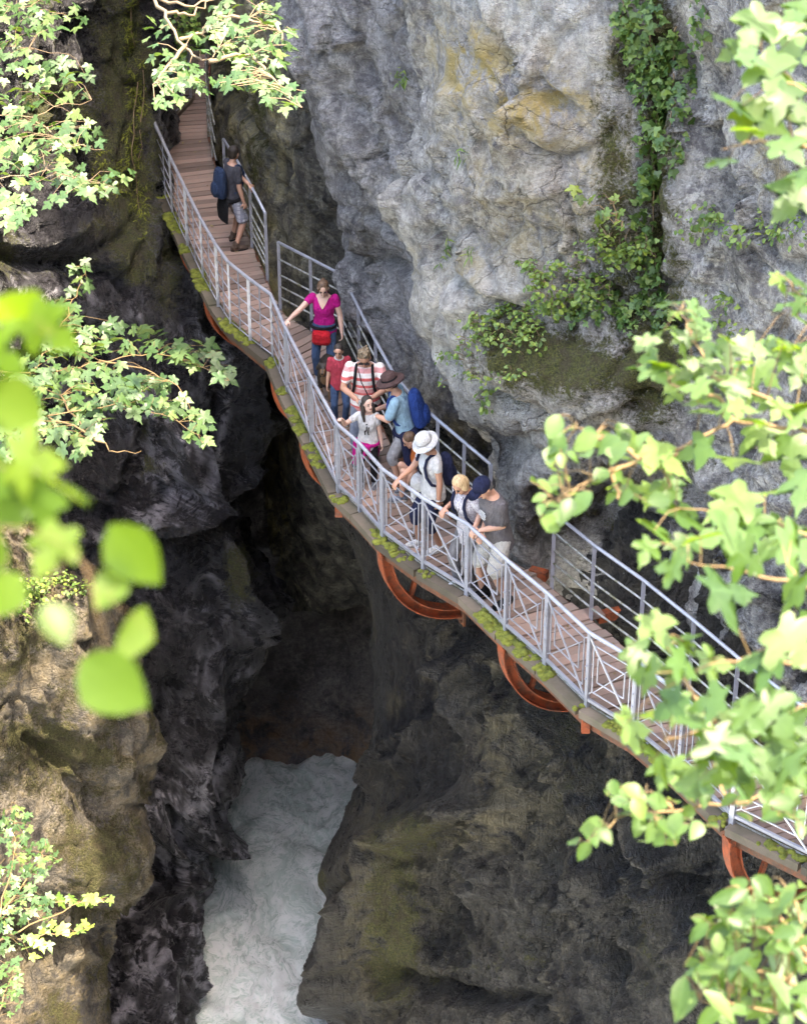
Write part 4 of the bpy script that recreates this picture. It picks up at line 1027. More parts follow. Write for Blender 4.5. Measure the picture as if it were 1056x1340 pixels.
class Person:
    def __init__(s, label, pos, yaw, h, female=False, lean=0.0, head=(0, 0), arms=((None, None), (None, None)), feet=None, hip=None, stout=1.0, group=None, child=False, twist=0.0, knees=None):
        """pos: ground point; yaw: turn of the facing direction (0 = +Y); arms: (left target, right target) world points or None; local frame: +y forward, +x right"""
        s.root = empty('person', tuple(pos), yaw); tag(s.root, label, 'person')
        s.k = k = h / 1.75; s.yaw = yaw; s.pos = Vector(pos); s.female = female
        s.Rw = Matrix.Rotation(yaw, 3, 'Z')
        s.lean = lean; hipz = hip if hip is not None else .90 * k
        s.hip = Vector((0, 0, hipz)); s.Rt = Matrix.Rotation(-lean, 3, 'X') @ Matrix.Rotation(twist, 3, 'Z')
        s.st = stout
        T = lambda v: s.hip + s.Rt @ (Vector(v) * k)
        s.T = T
        s.sw = (.165 if female else .185) * stout ** .3 * (.9 if child else 1)
        hw = .092
        s.sh = [T((-s.sw, 0, .50)), T((s.sw, 0, .50))]
        s.hj = [s.hip + Vector((-hw * k, 0, -.02)), s.hip + Vector((hw * k, 0, -.02))]
        feet = feet or ((-.10, .03), (.11, -.03))
        s.ank = [Vector((f[0] * k, f[1] * k, (f[2] if len(f) > 2 else 0) + .085 * k)) for f in feet]
        s.toe = [(f[3] if len(f) > 3 else 0.0) for f in feet]
        s.knee = []
        for i in range(2):
            hint = Vector(knees[i]) if knees else Vector(((-.15, .15)[i], 1, 0))
            kn, an = ik(s.hj[i], s.ank[i], .43 * k, .415 * k, hint); s.knee.append(kn); s.ank[i] = an
        s.elb = []; s.wr = []; s.hdir = []
        for i in range(2):
            tgt, hint = arms[i]
            if tgt is None: t = T(((-.25, .25)[i], .05, -.08)) ; hint = hint or (0, -1, 0)
            elif isinstance(tgt, tuple): t = T(tgt)
            else: t = s.Rw.inverted() @ (tgt - s.pos)
            el, w = ik(s.sh[i], t, .29 * k, .255 * k, Vector(hint or ((-.5, .5)[i], -.6, -.6)))
            s.elb.append(el); s.wr.append(w)
        hy, hp = head
        s.neck0 = T((0, -.012, .53)); s.neck1 = T((0, .012, .605))
        s.Rh = s.Rt @ Matrix.Rotation(hy, 3, 'Z') @ Matrix.Rotation(-hp, 3, 'X')
        hs = k * (1.12 if child else 1.0); s.hs = hs
        s.hc = s.neck1 + s.Rh @ Vector((0, .02, .10)) * hs
    def H(s, v): return s.hc + s.Rh @ (Vector(v) * s.hs)
    def torso(s, m, infl=0.0, z0=-.08, z1=.56, hem=0.0):
        k, st = s.k, s.st
        if s.female: R = [(-.10, .165, .115), (0, .172, .122), (.10, .150, .108), (.19, .130, .098), (.30, .146, .118), (.38, .152, .125), (.46, .150, .10), (.51, .125, .082), (.56, .06, .058)]
        else: R = [(-.10, .158, .112), (0, .162, .118), (.10, .152, .112), (.20, .150, .110), (.30, .165, .118), (.40, .176, .120), (.47, .172, .10), (.52, .135, .082), (.56, .065, .062)]
        zs = [r[0] for r in R]; rings = []
        n_ = 16
        for j in range(n_ + 1):
            z = z0 + (z1 - z0) * j / n_
            rx = np.interp(z, zs, [r[1] for r in R]) * st; ry = np.interp(z, zs, [r[2] for r in R]) * st
            f = hem * max(0, 1 - (z - z0) / .2)
            yo = .012 if (s.female and .27 < z < .43) else 0
            c = s.T((0, yo, z))
            rings.append((c, s.Rt @ Vector(((rx + f) * k + infl, 0, 0)), s.Rt @ Vector((0, (ry + f) * k + infl, 0))))
        m.loft(rings, 20)
    def body(s, skin):
        k = s.k; m = MB()
        s.torso(m)
        m.cap(s.neck0, s.neck1, .058 * k, .052 * k)
        # head: cranium, jaw, nose, ears
        X, Y, Z = (s.Rh @ Vector(v) * s.hs for v in ((1, 0, 0), (0, 1, 0), (0, 0, 1)))
        m.ell(s.H((0, -.005, .035)), X * .077, Y * .095, Z * .088, 16, 10)
        m.ell(s.H((0, .02, -.045)), X * .060, Y * .070, Z * .075, 14, 8)
        m.cap(s.H((0, .088, .018)), s.H((0, .108, -.022)), .010 * s.hs, .016 * s.hs, 8)
        m.ell(s.H((0, .07, -.088)), X * .028, Y * .026, Z * .022, 10, 6)
        for e in (-1, 1): m.ell(s.H((e * .078, -.005, -.005)), X * .012, Y * .022, Z * .034, 8, 6)
        for i in range(2):
            e = (-1, 1)[i]
            m.cap(s.sh[i], s.elb[i], .054 * k, .041 * k); m.cap(s.elb[i], s.elb[i].lerp(s.wr[i], .35), .040 * k, .041 * k); m.cap(s.elb[i].lerp(s.wr[i], .3), s.wr[i], .041 * k, .027 * k)
            # hand: palm, four fingers, thumb
            d = (s.wr[i] - s.elb[i]).normalized()
            dn = Vector((0, 0, -1)); 
            if d.z > -.6: d = (d + dn * .35).normalized()
            side = d.cross(Vector((0, 1, 0)) if abs(d.z) > .7 else Vector((0, 0, 1))).normalized()
            pn = side.cross(d).normalized()
            if abs(d.z) > .7:
                side = Vector((0, 1, 0)) - d * d.y; side.normalize(); pn = Vector((-e, 0, 0))
            elif pn.z > 0: pn = -pn
            pc = s.wr[i] + d * .048 * k
            m.ell(pc, side * .042 * k, pn * .017 * k, d * .055 * k, 10, 6)
            for q, (fo, fl) in enumerate(((-.034, .062), (-.012, .075), (.011, .072), (.033, .056))):
                b = pc + d * .042 * k + side * fo * k
                mid = b + (d * .75 + pn * .5).normalized() * fl * .5 * k; tip = mid + (d * .3 + pn * .95).normalized() * fl * .5 * k
                m.cap(b, mid, .0092 * k, .0086 * k, 7, 2); m.cap(mid, tip, .0086 * k, .0072 * k, 7, 2)
            b = pc - d * .02 * k - side * .038 * k * (1)
            mid = b + (d * .6 - side * .75 + pn * .2).normalized() * .035 * k; tip = mid + (d * .9 + pn * .35).normalized() * .032 * k
            m.cap(b, mid, .0125 * k, .0105 * k, 7, 2); m.cap(mid, tip, .0105 * k, .008 * k, 7, 2)
            m.cap(s.hj[i], s.knee[i], .082 * k * s.st ** .5, .054 * k); m.cap(s.knee[i], s.knee[i].lerp(s.ank[i], .38), .052 * k, .054 * k); m.cap(s.knee[i].lerp(s.ank[i], .33), s.ank[i], .053 * k, .036 * k)
            f = Matrix.Rotation(s.toe[i], 3, 'Z') @ Vector((0, 1, 0))
            m.cap(s.ank[i] + Vector((0, 0, -.045 * k)) - f * .03 * k, s.ank[i] + Vector((0, 0, -.055 * k)) + f * .13 * k, .034 * k, .026 * k)
        o = m.remeshed('body', skin, s.root, .0085, 3)
        for e in (-1, 1):
            q = MB(); q.ell(s.H((e * .031, .083, .012)), X * .013, Y * .010, Z * .007, 8, 5); q.build('eye', EYE, s.root)
            q = MB(); q.cap(s.H((e * .046, .081, .034)), s.H((e * .016, .091, .036)), .0045 * s.hs, .005 * s.hs, 6, 2); q.build('eyebrow', DARKH, s.root)
        q = MB(); q.ell(s.H((0, .086, -.052)), X * .024, Y * .010, Z * .007, 8, 5); q.build('mouth', LIP, s.root)
        return o
    def shirt(s, mat, sleeve=.55, infl=.014, z0=-.10, vneck=False, hem=.012, name='shirt', collar=False, sr=None):
        m = MB(); k = s.k; sr = sr or (.062 if s.female else .068)
        s.torso(m, infl, z0, .515 if vneck else .535, hem)
        for i in range(2):
            if sleeve > 0:
                e = s.sh[i].lerp(s.elb[i], min(sleeve, 1)); m.cap(s.sh[i], e, max(sr, .062) * k, sr * k, 12, 2)
        o = m.remeshed(name, mat, s.root, .012, 3)
        if vneck:
            q = MB(); n_ = 8
            for j in range(n_ + 1):
                z = .53 - .15 * j / n_; hw = .085 * (1 - j / n_) ** .8 + .002
                ry = np.interp(z, (.30, .38, .46, .51, .53), (.118, .125, .10, .082, .075)); rx = np.interp(z, (.30, .38, .46, .51, .53), (.146, .152, .15, .125, .11))
                for e in (-1, -.5, 0, .5, 1):
                    x = e * hw; q.v.append(tuple(s.T((x, (.012 if z < .43 else .012 * (.53 - z) / .1) + (ry + infl / k + .008) * math.sqrt(max(0, 1 - (x / (rx + .012)) ** 2)), z))))
            for j in range(n_):
                for e in range(4): q.f.append((j * 5 + e, j * 5 + e + 1, j * 5 + e + 6, j * 5 + e + 5))
            q.build('neckline', SKINP, o)
        if collar is not False:
            q = MB(); q.tube([s.T((math.cos(t) * .075, .01 + math.sin(t) * .075, .545 - .02 * math.sin(t))) for t in [2 * math.pi * j / 14 for j in range(15)]], .016 * k, 6); q.build('collar', collar, o)
        return o
    def legs(s, mat, to=1.0, r=.092, rk=.068, ra=.058, name='trousers', infl=.012):
        m = MB(); k = s.k
        s.torso(m, infl, -.10, .10)
        for i in range(2):
            if to <= 1.0 and to < .5:
                e = s.hj[i].lerp(s.knee[i], to * 2); m.cap(s.hj[i], e, r * k, rk * 1.18 * k, 12, 1)
            else:
                m.cap(s.hj[i], s.knee[i], r * k, rk * k, 12, 2); m.cap(s.knee[i], s.knee[i].lerp(s.ank[i], (to - .5) * 2), rk * k, ra * k, 12, 1)
        return m.remeshed(name, mat, s.root, .012, 3)
    def shoes(s, up, sole, name='shoe', high=0.0):
        k = s.k
        for i in range(2):
            f = Matrix.Rotation(s.toe[i], 3, 'Z') @ Vector((0, 1, 0)); r = Vector((f.y, -f.x, 0)); g = s.ank[i] - Vector((0, 0, .085 * k))
            m = MB(); rings = []
            prof = ((-.085, .030, .045, .05), (-.07, .036, .075, .055), (-.02, .038, .085, .06), (.05, .040, .07, .05), (.12, .046, .05, .04), (.17, .040, .042, .033), (.195, .02, .03, .025))
            for (y, w, hh, zc) in prof: rings.append((g + f * y * k + UP * (.012 + hh / 2 + .01) * k, r * w * k, UP * (hh / 2 + .008) * k))
            m.loft(rings, 14)
            if high: m.cap(s.ank[i] + UP * -.02, s.ank[i] + UP * high * k, .05 * k, .05 * k, 12, 1)
            o = m.remeshed(name, up, s.root, .009, 2)
            m = MB(); m.loft([(g + UP * .002 + f * .055 * k, r * .043 * k, f * .145 * k), (g + UP * .026 * k + f * .055 * k, r * .047 * k, f * .148 * k)], 18); m.build('sole', sole, o, False)
    def hair(s, mat, kind='short'):
        m = MB(); X, Y, Z = (s.Rh @ Vector(v) * s.hs for v in ((1, 0, 0), (0, 1, 0), (0, 0, 1)))
        m.ell(s.H((0, -.022, .052)), X * .088, Y * .094, Z * .088, 16, 10)
        m.ell(s.H((0, -.045, .0)), X * .082, Y * .068, Z * .085, 14, 8)
        if kind == 'long':
            for e in (-1, 1):
                m.cap(s.H((e * .07, -.02, 0)), s.H((e * .092, -.0, -.13)), .036 * s.hs, .035 * s.hs); m.cap(s.H((e * .092, -.0, -.13)), s.H((e * .095, .035, -.25)), .034 * s.hs, .018 * s.hs)
            m.cap(s.H((0, -.07, -.02)), s.H((0, -.09, -.24)), .07 * s.hs, .05 * s.hs)
        if kind == 'bob':
            m.ell(s.H((0, -.03, .01)), X * .100, Y * .098, Z * .115, 16, 10)
            for e in (-1, 1): m.ell(s.H((e * .075, .0, -.01)), X * .03, Y * .05, Z * .07, 10, 6)
        if kind == 'tied':
            m.ell(s.H((0, -.10, .05)), X * .04, Y * .05, Z * .045); m.cap(s.H((0, -.10, .03)), s.H((0, -.11, -.12)), .03 * s.hs, .018 * s.hs)
            for e in (-1, 1): m.cap(s.H((e * .055, .055, .075)), s.H((e * .082, .03, -.03)), .02 * s.hs, .012 * s.hs)
        if kind == 'spiky':
            rr = random.Random(5)
            for _ in range(40):
                a = rr.uniform(0, 6.28); b = rr.uniform(0, .075); p = Vector((math.cos(a) * b, -.02 + math.sin(a) * b, .11))
                m.cap(s.H(p), s.H(p * 1.15 + Vector((rr.uniform(-.02, .02), rr.uniform(-.02, .02), .035))), .014 * s.hs, .004 * s.hs, 6, 2)
        return m.remeshed('hair', mat, s.root, .010, 2)
    def hat(s, mat, kind):
        X, Y, Z = (s.Rh @ Vector(v) * s.hs for v in ((1, 0, 0), (0, 1, 0), (0, 0, 1)))
        m = MB(); n_ = 28
        if kind == 'cap':
            m.ell(s.H((0, -.01, .06)), X * .097, Y * .112, Z * .092, 20, 10)
            o = m.remeshed('cap', mat, s.root, .011, 2)
            q = MB(); q.loft([(s.H((0, .115, .058)), X * .075, Y * .075), (s.H((0, .12, .066)), X * .078, Y * .08)], 20); q.build('peak', mat, o)
            return o
        br = .165 if kind == 'sun' else .185
        prof = [(br, .028 if kind == 'sun' else .04), (br - .01, .036), (.135, .05), (.103, .062), (.100, .10), (.094, .135), (.07, .155), (.03, .162), (.002, .163)]
        inn = [(.002, .150), (.06, .145), (.088, .128), (.094, .06), (.13, .040), (br, .020)]
        rings = [(s.H((0, -.012, z)), X * r, Y * r * 1.08) for r, z in prof]
        m.loft(rings, n_, False); m.loft([(s.H((0, -.012, z)), X * r, Y * r * 1.08) for r, z in inn], n_, False)
        o = m.build('hat', mat, s.root)
        q = MB(); q.loft([(s.H((0, -.012, .062)), X * .1055, Y * .1055 * 1.08), (s.H((0, -.012, .088)), X * .104, Y * .104 * 1.08)], n_, False); q.build('hat_band', LGREY if kind == 'sun' else BLACKC, o)
        return o
    def tied_sweater(s, mat, side_drop=None, name='tied_jacket'):
        m = MB(); k = s.k; rx, ry = .185 * s.st, .145 * s.st
        m.tube([s.T((math.cos(t) * rx, math.sin(t) * ry, -.02 + .02 * math.sin(2 * t))) for t in [2 * math.pi * j / 20 for j in range(21)]], .034 * k, 8, False)
        m.cap(s.T((0, ry, -.02)), s.T((0, ry + .02, -.05)), .045 * k, .04 * k)
        for e in (-1, 1): m.cap(s.T((e * .02, ry + .01, -.05)), s.T((e * .06, ry + .03, -.26)), .034 * k, .024 * k)
        # hanging back panel
        m.loft([(s.T((0, -ry, -.02)), s.Rt @ Vector((rx * k, 0, 0)), s.Rt @ Vector((0, .035 * k, 0))), (s.T((0, -ry - .03, -.2)), s.Rt @ Vector((rx * 1.1 * k, 0, 0)), s.Rt @ Vector((0, .04 * k, 0))), (s.T((0, -ry - .02, -.42)), s.Rt @ Vector((rx * .95 * k, 0, 0)), s.Rt @ Vector((0, .03 * k, 0)))], 14)
        if side_drop:
            m.cap(s.T((side_drop * rx, 0, -.03)), s.T((side_drop * rx * 1.08, .02, -.42)), .07 * k, .085 * k)
        return m.remeshed(name, mat, s.root, .012, 3)
    def backpack(s, mat, label, size=1.0, straps=True, pocket=None):
        k = s.k * size
        R = s.Rw @ s.Rt
        base = s.pos + s.Rw @ s.T((0, -.13, .05))
        o = empty('backpack', tuple(base)); tag(o, label, 'backpack')
        V = lambda v: R @ (Vector(v) * s.k)
        m = MB(); rings = []
        for (z, w, d) in ((-.04, .11, .05), (-.02, .145, .085), (.10, .155, .10), (.25, .15, .095), (.36, .135, .08), (.42, .10, .055), (.44, .05, .03)):
            rings.append((V((0, -.085 * size, z * size)), V((w * size, 0, 0)), V((0, d * size, 0))))
        m.loft(rings, 18); b_ = m.remeshed('bag', mat, o, .014, 4)
        m = MB()
        for (z, w, d) in (): pass
        m.ell(V((0, -.17 * size, .10 * size)), V((.115 * size, 0, 0)), V((0, .05 * size, 0)), V((0, 0, .13 * size)), 14, 8); m.build('pocket', pocket or mat, o)
        if straps:
            for e in (-1, 1):
                m = MB(); pts = []
                for t in range(11):
                    a = t / 10
                    y = -.01 + .155 * math.sin(a * math.pi) if True else 0
                    pts.append((e * (.095 + .02 * a), (-.02 + .30 * a) if a < .5 else (.13 + .02 * (a - .5)), 0))
                ctrl = [(e * .085, -.03, .40), (e * .092, -.0, .478), (e * .098, .045, .495), (e * .104, .105, .455), (e * .112, .142, .36), (e * .125, .135, .22), (e * .15, .08, .10), (e * .15, -.04, .04)]
                m.tube([V((c[0] * s.st ** .3, c[1] + .13, c[2])) for c in ctrl], .02 * s.k, 6); m.build('strap', pocket or mat, o)
        return o

def yaw_to(dx, dy): return math.atan2(-dx, dy)      # +y local to face (dx, dy)
WHITE = cloth_mat('white_cotton', (.82, .82, .83, 1)); NAVY = cloth_mat('navy_cloth', (.018, .024, .07, 1)); JEANS = cloth_mat('blue_denim', (.07, .125, .25, 1)); BLACKC = cloth_mat('black_cloth', (.014, .014, .017, 1))
GREYT = cloth_mat('grey_tee', (.19, .175, .185, 1)); DGREY = cloth_mat('dark_grey_tee', (.085, .085, .105, 1)); MAGENTA = cloth_mat('magenta_jersey', (.62, .012, .26, 1)); REDBAG = cloth_mat('red_nylon', (.66, .02, .035, 1), .5)
SKYB = cloth_mat('light_blue_cotton', (.36, .58, .74, 1)); BLUEP = cloth_mat('royal_blue_nylon', (.022, .07, .30, 1), .6); BEIGE = cloth_mat('off_white_canvas', (.68, .66, .63, 1)); GREYTR = cloth_mat('grey_trousers', (.25, .24, .25, 1))
LGREY = cloth_mat('light_grey_cotton', (.46, .46, .48, 1)); PINKRED = cloth_mat('coral_red_pique', (.62, .07, .11, 1)); ORANGE = cloth_mat('orange_cloth', (.62, .16, .04, 1)); BROWNS = cloth_mat('brown_suede', (.16, .11, .085, 1)); HATB = cloth_mat('brown_felt', (.13, .075, .07, 1))
SOLE = cloth_mat('dark_rubber', (.03, .03, .03, 1)); WSOLE = cloth_mat('white_rubber', (.7, .7, .7, 1)); GREYSH = cloth_mat('grey_mesh', (.20, .22, .27, 1)); PACKN = cloth_mat('navy_nylon', (.03, .055, .12, 1), .55); PLAST = cloth_mat('black_plastic', (.02, .02, .022, 1), .35)
STRIPE = band_mat('red_white_stripe_jersey', (.62, .12, .12, 1), (.78, .72, .70, 1), .105, .42, 2, (.66, .30, .30, 1))
PLAID = plaid_mat('plaid_cotton', (.50, .50, .55, 1), (.13, .13, .18, 1), (.30, .30, .36, 1)); FLORAL = dots_mat('grey_print_blouse', (.58, .56, .60, 1), (.34, .31, .36, 1), 60)
SILVER = metal_mat('silver_camera_body', (.5, .5, .52, 1), .35, .6)

def camera_thing(name, label, p, yaw, mat, s=1.0):
    o = empty(name, tuple(p), yaw); tag(o, label, 'camera')
    m = MB(); m.bar((-.06 * s, 0, 0), (.06 * s, 0, 0), .035 * s, .075 * s); m.bar((-.02 * s, 0, .045 * s), (.02 * s, 0, .045 * s), .03 * s, .03 * s); m.build('camera_body', mat, o, False)
    m = MB(); m.tube([(0, .015 * s, -.005 * s), (0, .06 * s, -.005 * s), (0, .075 * s, -.005 * s)], [.028 * s, .030 * s, .026 * s], 14); m.build('lens', PLAST, o)
    return o

# -- man with a rucksack beside the upper railing
p = at_z(307, 321)
A = Person('man in dark grey tee and plaid shorts turning his head towards the rock', p, yaw_to(.80, .45), 1.60, lean=.04, head=(.55, .1),
           arms=((at_z(331, 246, 1.03), (0, -.3, -1)), ((.27, .07, -.03), (0.3, -1, 0))), feet=((-.20, .08, 0, .3), (.18, -.06, 0, -.2)))
A.body(SKIN); A.shirt(DGREY, .6); A.legs(PLAID, .46, .10, .085, name='shorts'); A.shoes(BROWNS, SOLE, 'boot', .05); A.hair(DARKH); A.tied_sweater(BLACKC)
A.backpack(PACKN, 'navy rucksack worn by the man in plaid shorts', 1.05)
# -- woman in magenta
p = at_z(426, 497)
B = Person('woman in magenta v-neck top and blue jeans holding the outer handrail', p, yaw_to(-.12, -1), 1.57, True, lean=.02, head=(.12, .5),
           arms=(((-.27, .09, -.02), (-.3, -1, 0)), (at_z(371, 425, 1.05), (.4, -.2, -1))), feet=((-.09, .03, 0, .12), (.10, .0, 0, -.12)))
B.body(SKINP); B.shirt(MAGENTA, .38, .010, -.10, True, .006); B.legs(JEANS, .96, .088, .064, .066, name='jeans'); B.shoes(LGREY, WSOLE); B.hair(BROWNH, 'tied')
o = empty('waist_bag', tuple(B.pos + B.Rw @ B.T((.02, .15, -.04)))); tag(o, 'red nylon waist bag slung over the front of the woman in magenta', 'bag')
m = MB(); V = lambda v: B.Rw @ (Vector(v) * B.k)
m.loft([(V((0, .03, .07)), V((.125, 0, 0)), V((0, .03, 0))), (V((0, .045, .02)), V((.14, 0, 0)), V((0, .055, 0))), (V((0, .05, -.10)), V((.145, 0, 0)), V((0, .06, 0))), (V((0, .04, -.15)), V((.12, 0, 0)), V((0, .04, 0)))], 16)
m.remeshed('pouch', REDBAG, o, .012, 4)
m = MB(); m.tube([V((math.cos(t) * .185, -.15 + math.sin(t) * .15, .085)) for t in [2 * math.pi * j / 24 for j in range(25)]], .022 * B.k, 8, False); m.build('belt', BLACKC, o)
# -- boy in the coral polo
p = at_z(445, 551)
C = Person('boy in coral red polo shirt and blue jeans beside the man with the compact camera', p, yaw_to(.12, -1), 1.15, head=(-.25, .22), child=True,
           arms=((None, None), (None, None)), feet=((-.10, .05, 0, .1), (.10, .0, 0, -.1)))
C.body(SKIN); C.shirt(PINKRED, .7, .014, -.13, collar=WHITE); C.legs(JEANS, .97, .098, .074, .066, name='jeans'); C.shoes(GREYSH, WSOLE); C.hair(DARKH)
# -- man in stripes with a compact camera
p = at_z(479, 602)
D_ = Person('man in red and white striped tee looking down at a compact camera', p, yaw_to(-.08, -1), 1.72, lean=.06, head=(.05, .55), stout=1.08,
            arms=(((-.075, .30, .20), (-1, -.2, -.6)), ((.075, .30, .20), (1, -.2, -.6))), feet=((-.11, .0, 0, .1), (.11, .04, 0, -.1)))
D_.body(SKIN2); D_.shirt(STRIPE, .6); D_.legs(cloth_mat('pale_denim', (.27, .31, .40, 1)), .97, .095, .072, .064); D_.shoes(GREYSH, WSOLE); D_.hair(SPIKYH, 'spiky')
m = MB(); X = D_.Rh @ Vector((1, 0, 0)); m.bar(D_.H((-.072, .092, .014)), D_.H((.072, .092, .014)), .012, .034, tuple(D_.Rh @ Vector((0, 0, 1)))); m.build('sunglasses', PLAST, D_.root)
cp = D_.pos + D_.Rw @ D_.T((0, .40, .215)); camera_thing('compact_camera', 'silver compact camera held by the man in the striped tee', cp, D_.yaw, SILVER, .8)
D_.backpack(BLACKC, 'black rucksack with shoulder straps on the man in the striped tee', .95)
o = empty('camera_pouch', tuple(D_.pos + D_.Rw @ D_.T((-.13, .15, -.04)))); tag(o, 'small dark camera pouch on a long strap at the hip of the striped man', 'bag')
m = MB(); m.ell((0, 0, 0), (.055, 0, 0), (0, .035, 0), (0, 0, .075), 12, 8); m.build('pouch', BLACKC, o)
m = MB(); m.tube([D_.Rw @ (D_.T(v) - D_.T((-.13, .15, -.04))) for v in ((-.13, .15, .02), (-.05, .185, .2), (.03, .175, .38), (.075, .08, .52))], .007, 6); m.build('strap', BLACKC, o)
# -- girl
p = at_z(482, 634)
E_ = Person('girl with long dark hair in white tee with a magenta sweater round her waist', p, yaw_to(-.1, -1), 1.26, True, head=(.6, -.12), child=True,
            arms=((None, None), (at_z(447, 548, 1.05), (.4, -.3, -1))), feet=((-.10, .02, 0, .1), (.10, .04, 0, -.1)))
E_.body(SKINP); sh = E_.shirt(WHITE, .5, .012, -.14); E_.legs(BLACKC, .97, .094, .068, .056); E_.shoes(GREYSH, WSOLE); E_.hair(DARKH, 'long'); E_.tied_sweater(MAGENTA, 1.0, 'tied_sweater')
m = MB(); T = E_.T
for a, b in (((-.035, .34), (-.02, .24)), ((-.02, .24), (-.03, .19)), ((.0, .36), (.005, .27)), ((.005, .27), (.035, .26)), ((.035, .26), (.03, .19)), ((-.01, .40), (.015, .385))):
    m.bar(T((a[0], .147, a[1])), T((b[0], .147, b[1])), .006, .014, tuple(E_.Rt @ Vector((1, 0, 0))))
m.build('shirt_print', BLACKC, sh, False)
# -- photographer
p = at_z(531, 633)
F_ = Person('photographer in brown brimmed hat and light blue shirt facing the outer rail', p, yaw_to(-.98, .1), 1.60, lean=.24, head=(.1, .12), stout=1.02,
            arms=(((-.06, .36, .30), (-.6, -.3, -1)), ((.06, .36, .30), (.6, -.3, -1))), feet=((-.10, .08, 0, .1), (.11, -.04, 0, -.1)))
F_.body(SKIN); F_.shirt(SKYB, .75, .018, -.16, sr=.075); F_.legs(LGREY, .62, .098, .078, .07, name='cropped_trousers'); F_.shoes(BROWNS, SOLE); F_.hair(DARKH); F_.hat(HATB, 'brim'); F_.tied_sweater(NAVY, -1.0)
F_.backpack(BLUEP, 'royal blue rucksack on the photographer in the brown hat', 1.12, pocket=BLUEP)
cp = F_.pos + F_.Rw @ F_.T((0, .44, .33)); camera_thing('camera_body_black', 'black camera in the hands of the photographer in the brown hat', cp, F_.yaw, PLAST, 1.0).name = 'handheld_camera'
# -- crouching person behind the white hat
p = at_z(560, 648)
G_ = Person('person in orange top and grey sneakers crouching behind the woman in the white hat', p, yaw_to(-1, -.15), 1.5, True, lean=.30, head=(0, .3), hip=.26,
            arms=(((-.10, .32, .06), (-1, 0, -.3)), ((.10, .32, .06), (1, 0, -.3))), feet=((-.10, .40, 0, .05), (.10, .28, 0, -.05)), knees=((0, .3, 1), (0, .3, 1)))
G_.body(SKIN); G_.shirt(ORANGE, .6, .014, -.06); G_.legs(WHITE, .3, .092, .075, name='shorts'); G_.shoes(GREYSH, WSOLE, 'sneaker'); G_.hair(BROWNH)
# -- woman in the white hat
p = at_z(566, 716)
H_ = Person('woman in white sun hat and white tee with navy cropped trousers', p, yaw_to(-.9, -.42), 1.64, True, lean=.07, head=(.25, .45), stout=1.06,
            arms=(((-.26, .05, -.07), (0, -1, 0)), (at_z(522, 627, 1.06), (.3, -.2, -1))), feet=((-.11, -.05, 0, .1), (.11, .14, 0, .0)))
H_.body(SKIN2); H_.shirt(WHITE, .42, .014, -.12); H_.legs(NAVY, .66, .098, .078, .070, name='cropped_trousers'); H_.shoes(WHITE, WSOLE, 'sneaker'); H_.hair(BROWNH); H_.hat(WHITE, 'sun')
H_.backpack(NAVY, 'small navy rucksack on the woman in the white sun hat', .9)
m = MB(); m.ell(H_.T((.17, .12, .02)), (.10, 0, 0), (0, .10, 0), (0, 0, .13), 12, 8); m.cap(H_.T((.19, .16, .0)), H_.T((.20, .18, -.24)), .06, .045); m.remeshed('tied_cardigan', WHITE, H_.root, .014, 4)
m = MB(); w = H_.wr[0]; m.tube([w + Vector((math.cos(t) * .034, math.sin(t) * .034, .012)) for t in [2 * math.pi * j / 14 for j in range(15)]], .008, 6, False); m.build('watch', SILVER, H_.root)
# -- blond woman
p = at_z(614, 768)
I_ = Person('blond woman in grey print blouse leaning towards the handrail', p, yaw_to(-.8, -.6), 1.66, True, lean=.14, head=(.2, .6), stout=1.04,
            arms=((at_z(630, 697, 1.03), (-.4, -.6, -1)), (at_z(584, 664, 1.08), (.4, -.3, -1))), feet=((-.10, .02, 0, .1), (.10, .08, 0, -.1)))
I_.body(SKIN2); I_.shirt(FLORAL, .75, .02, -.2, hem=.02, sr=.072); I_.legs(GREYTR, .97, .09, .07, .07); I_.shoes(WHITE, WSOLE); I_.hair(BLONDH, 'bob')
m = MB(); m.tube([I_.T(v) for v in ((-.06, .09, .52), (-.03, .155, .36), (0, .165, .28), (.03, .155, .36), (.06, .09, .52))], .005, 5); m.cap(I_.T((0, .17, .27)), I_.T((0, .172, .19)), .014, .014, 8, 2); m.build('neck_cord', BLACKC, I_.root)
I_.backpack(NAVY, 'dark rucksack on the blond woman beside the man in the cap', .8)
# -- man in the cap
p = at_z(650, 786)
J_ = Person('man in navy cap and grey tee leaning with both hands on the handrail', p, yaw_to(-.86, -.5), 1.82, lean=.20, head=(.15, .5), stout=1.04,
            arms=((at_z(629, 694, 1.06), (-.5, -.8, -.3)), (at_z(622, 688, 1.06), (.5, -.6, -1))), feet=((-.12, -.05, 0, .15), (.13, .10, 0, -.1)))
J_.body(SKIN); sh = J_.shirt(GREYT, .72, .018, -.14, sr=.078); J_.legs(BEIGE, .475, .105, .088, name='shorts'); J_.shoes(BLACKC, SOLE, 'shoe', .10); J_.hair(GREYTR); J_.hat(NAVY, 'cap')
m = MB()
for j in range(5):
    z = .40 - j * .022; w = (.05, .065, .06, .068, .04)[j]; m.bar(J_.T((-w - .02, .150 + .004 * j, z)), J_.T((w - .02, .150 + .004 * j, z)), .006, .012, tuple(J_.Rt @ Vector((0, 0, 1))))
m.build('shirt_print', WHITE, sh, False)
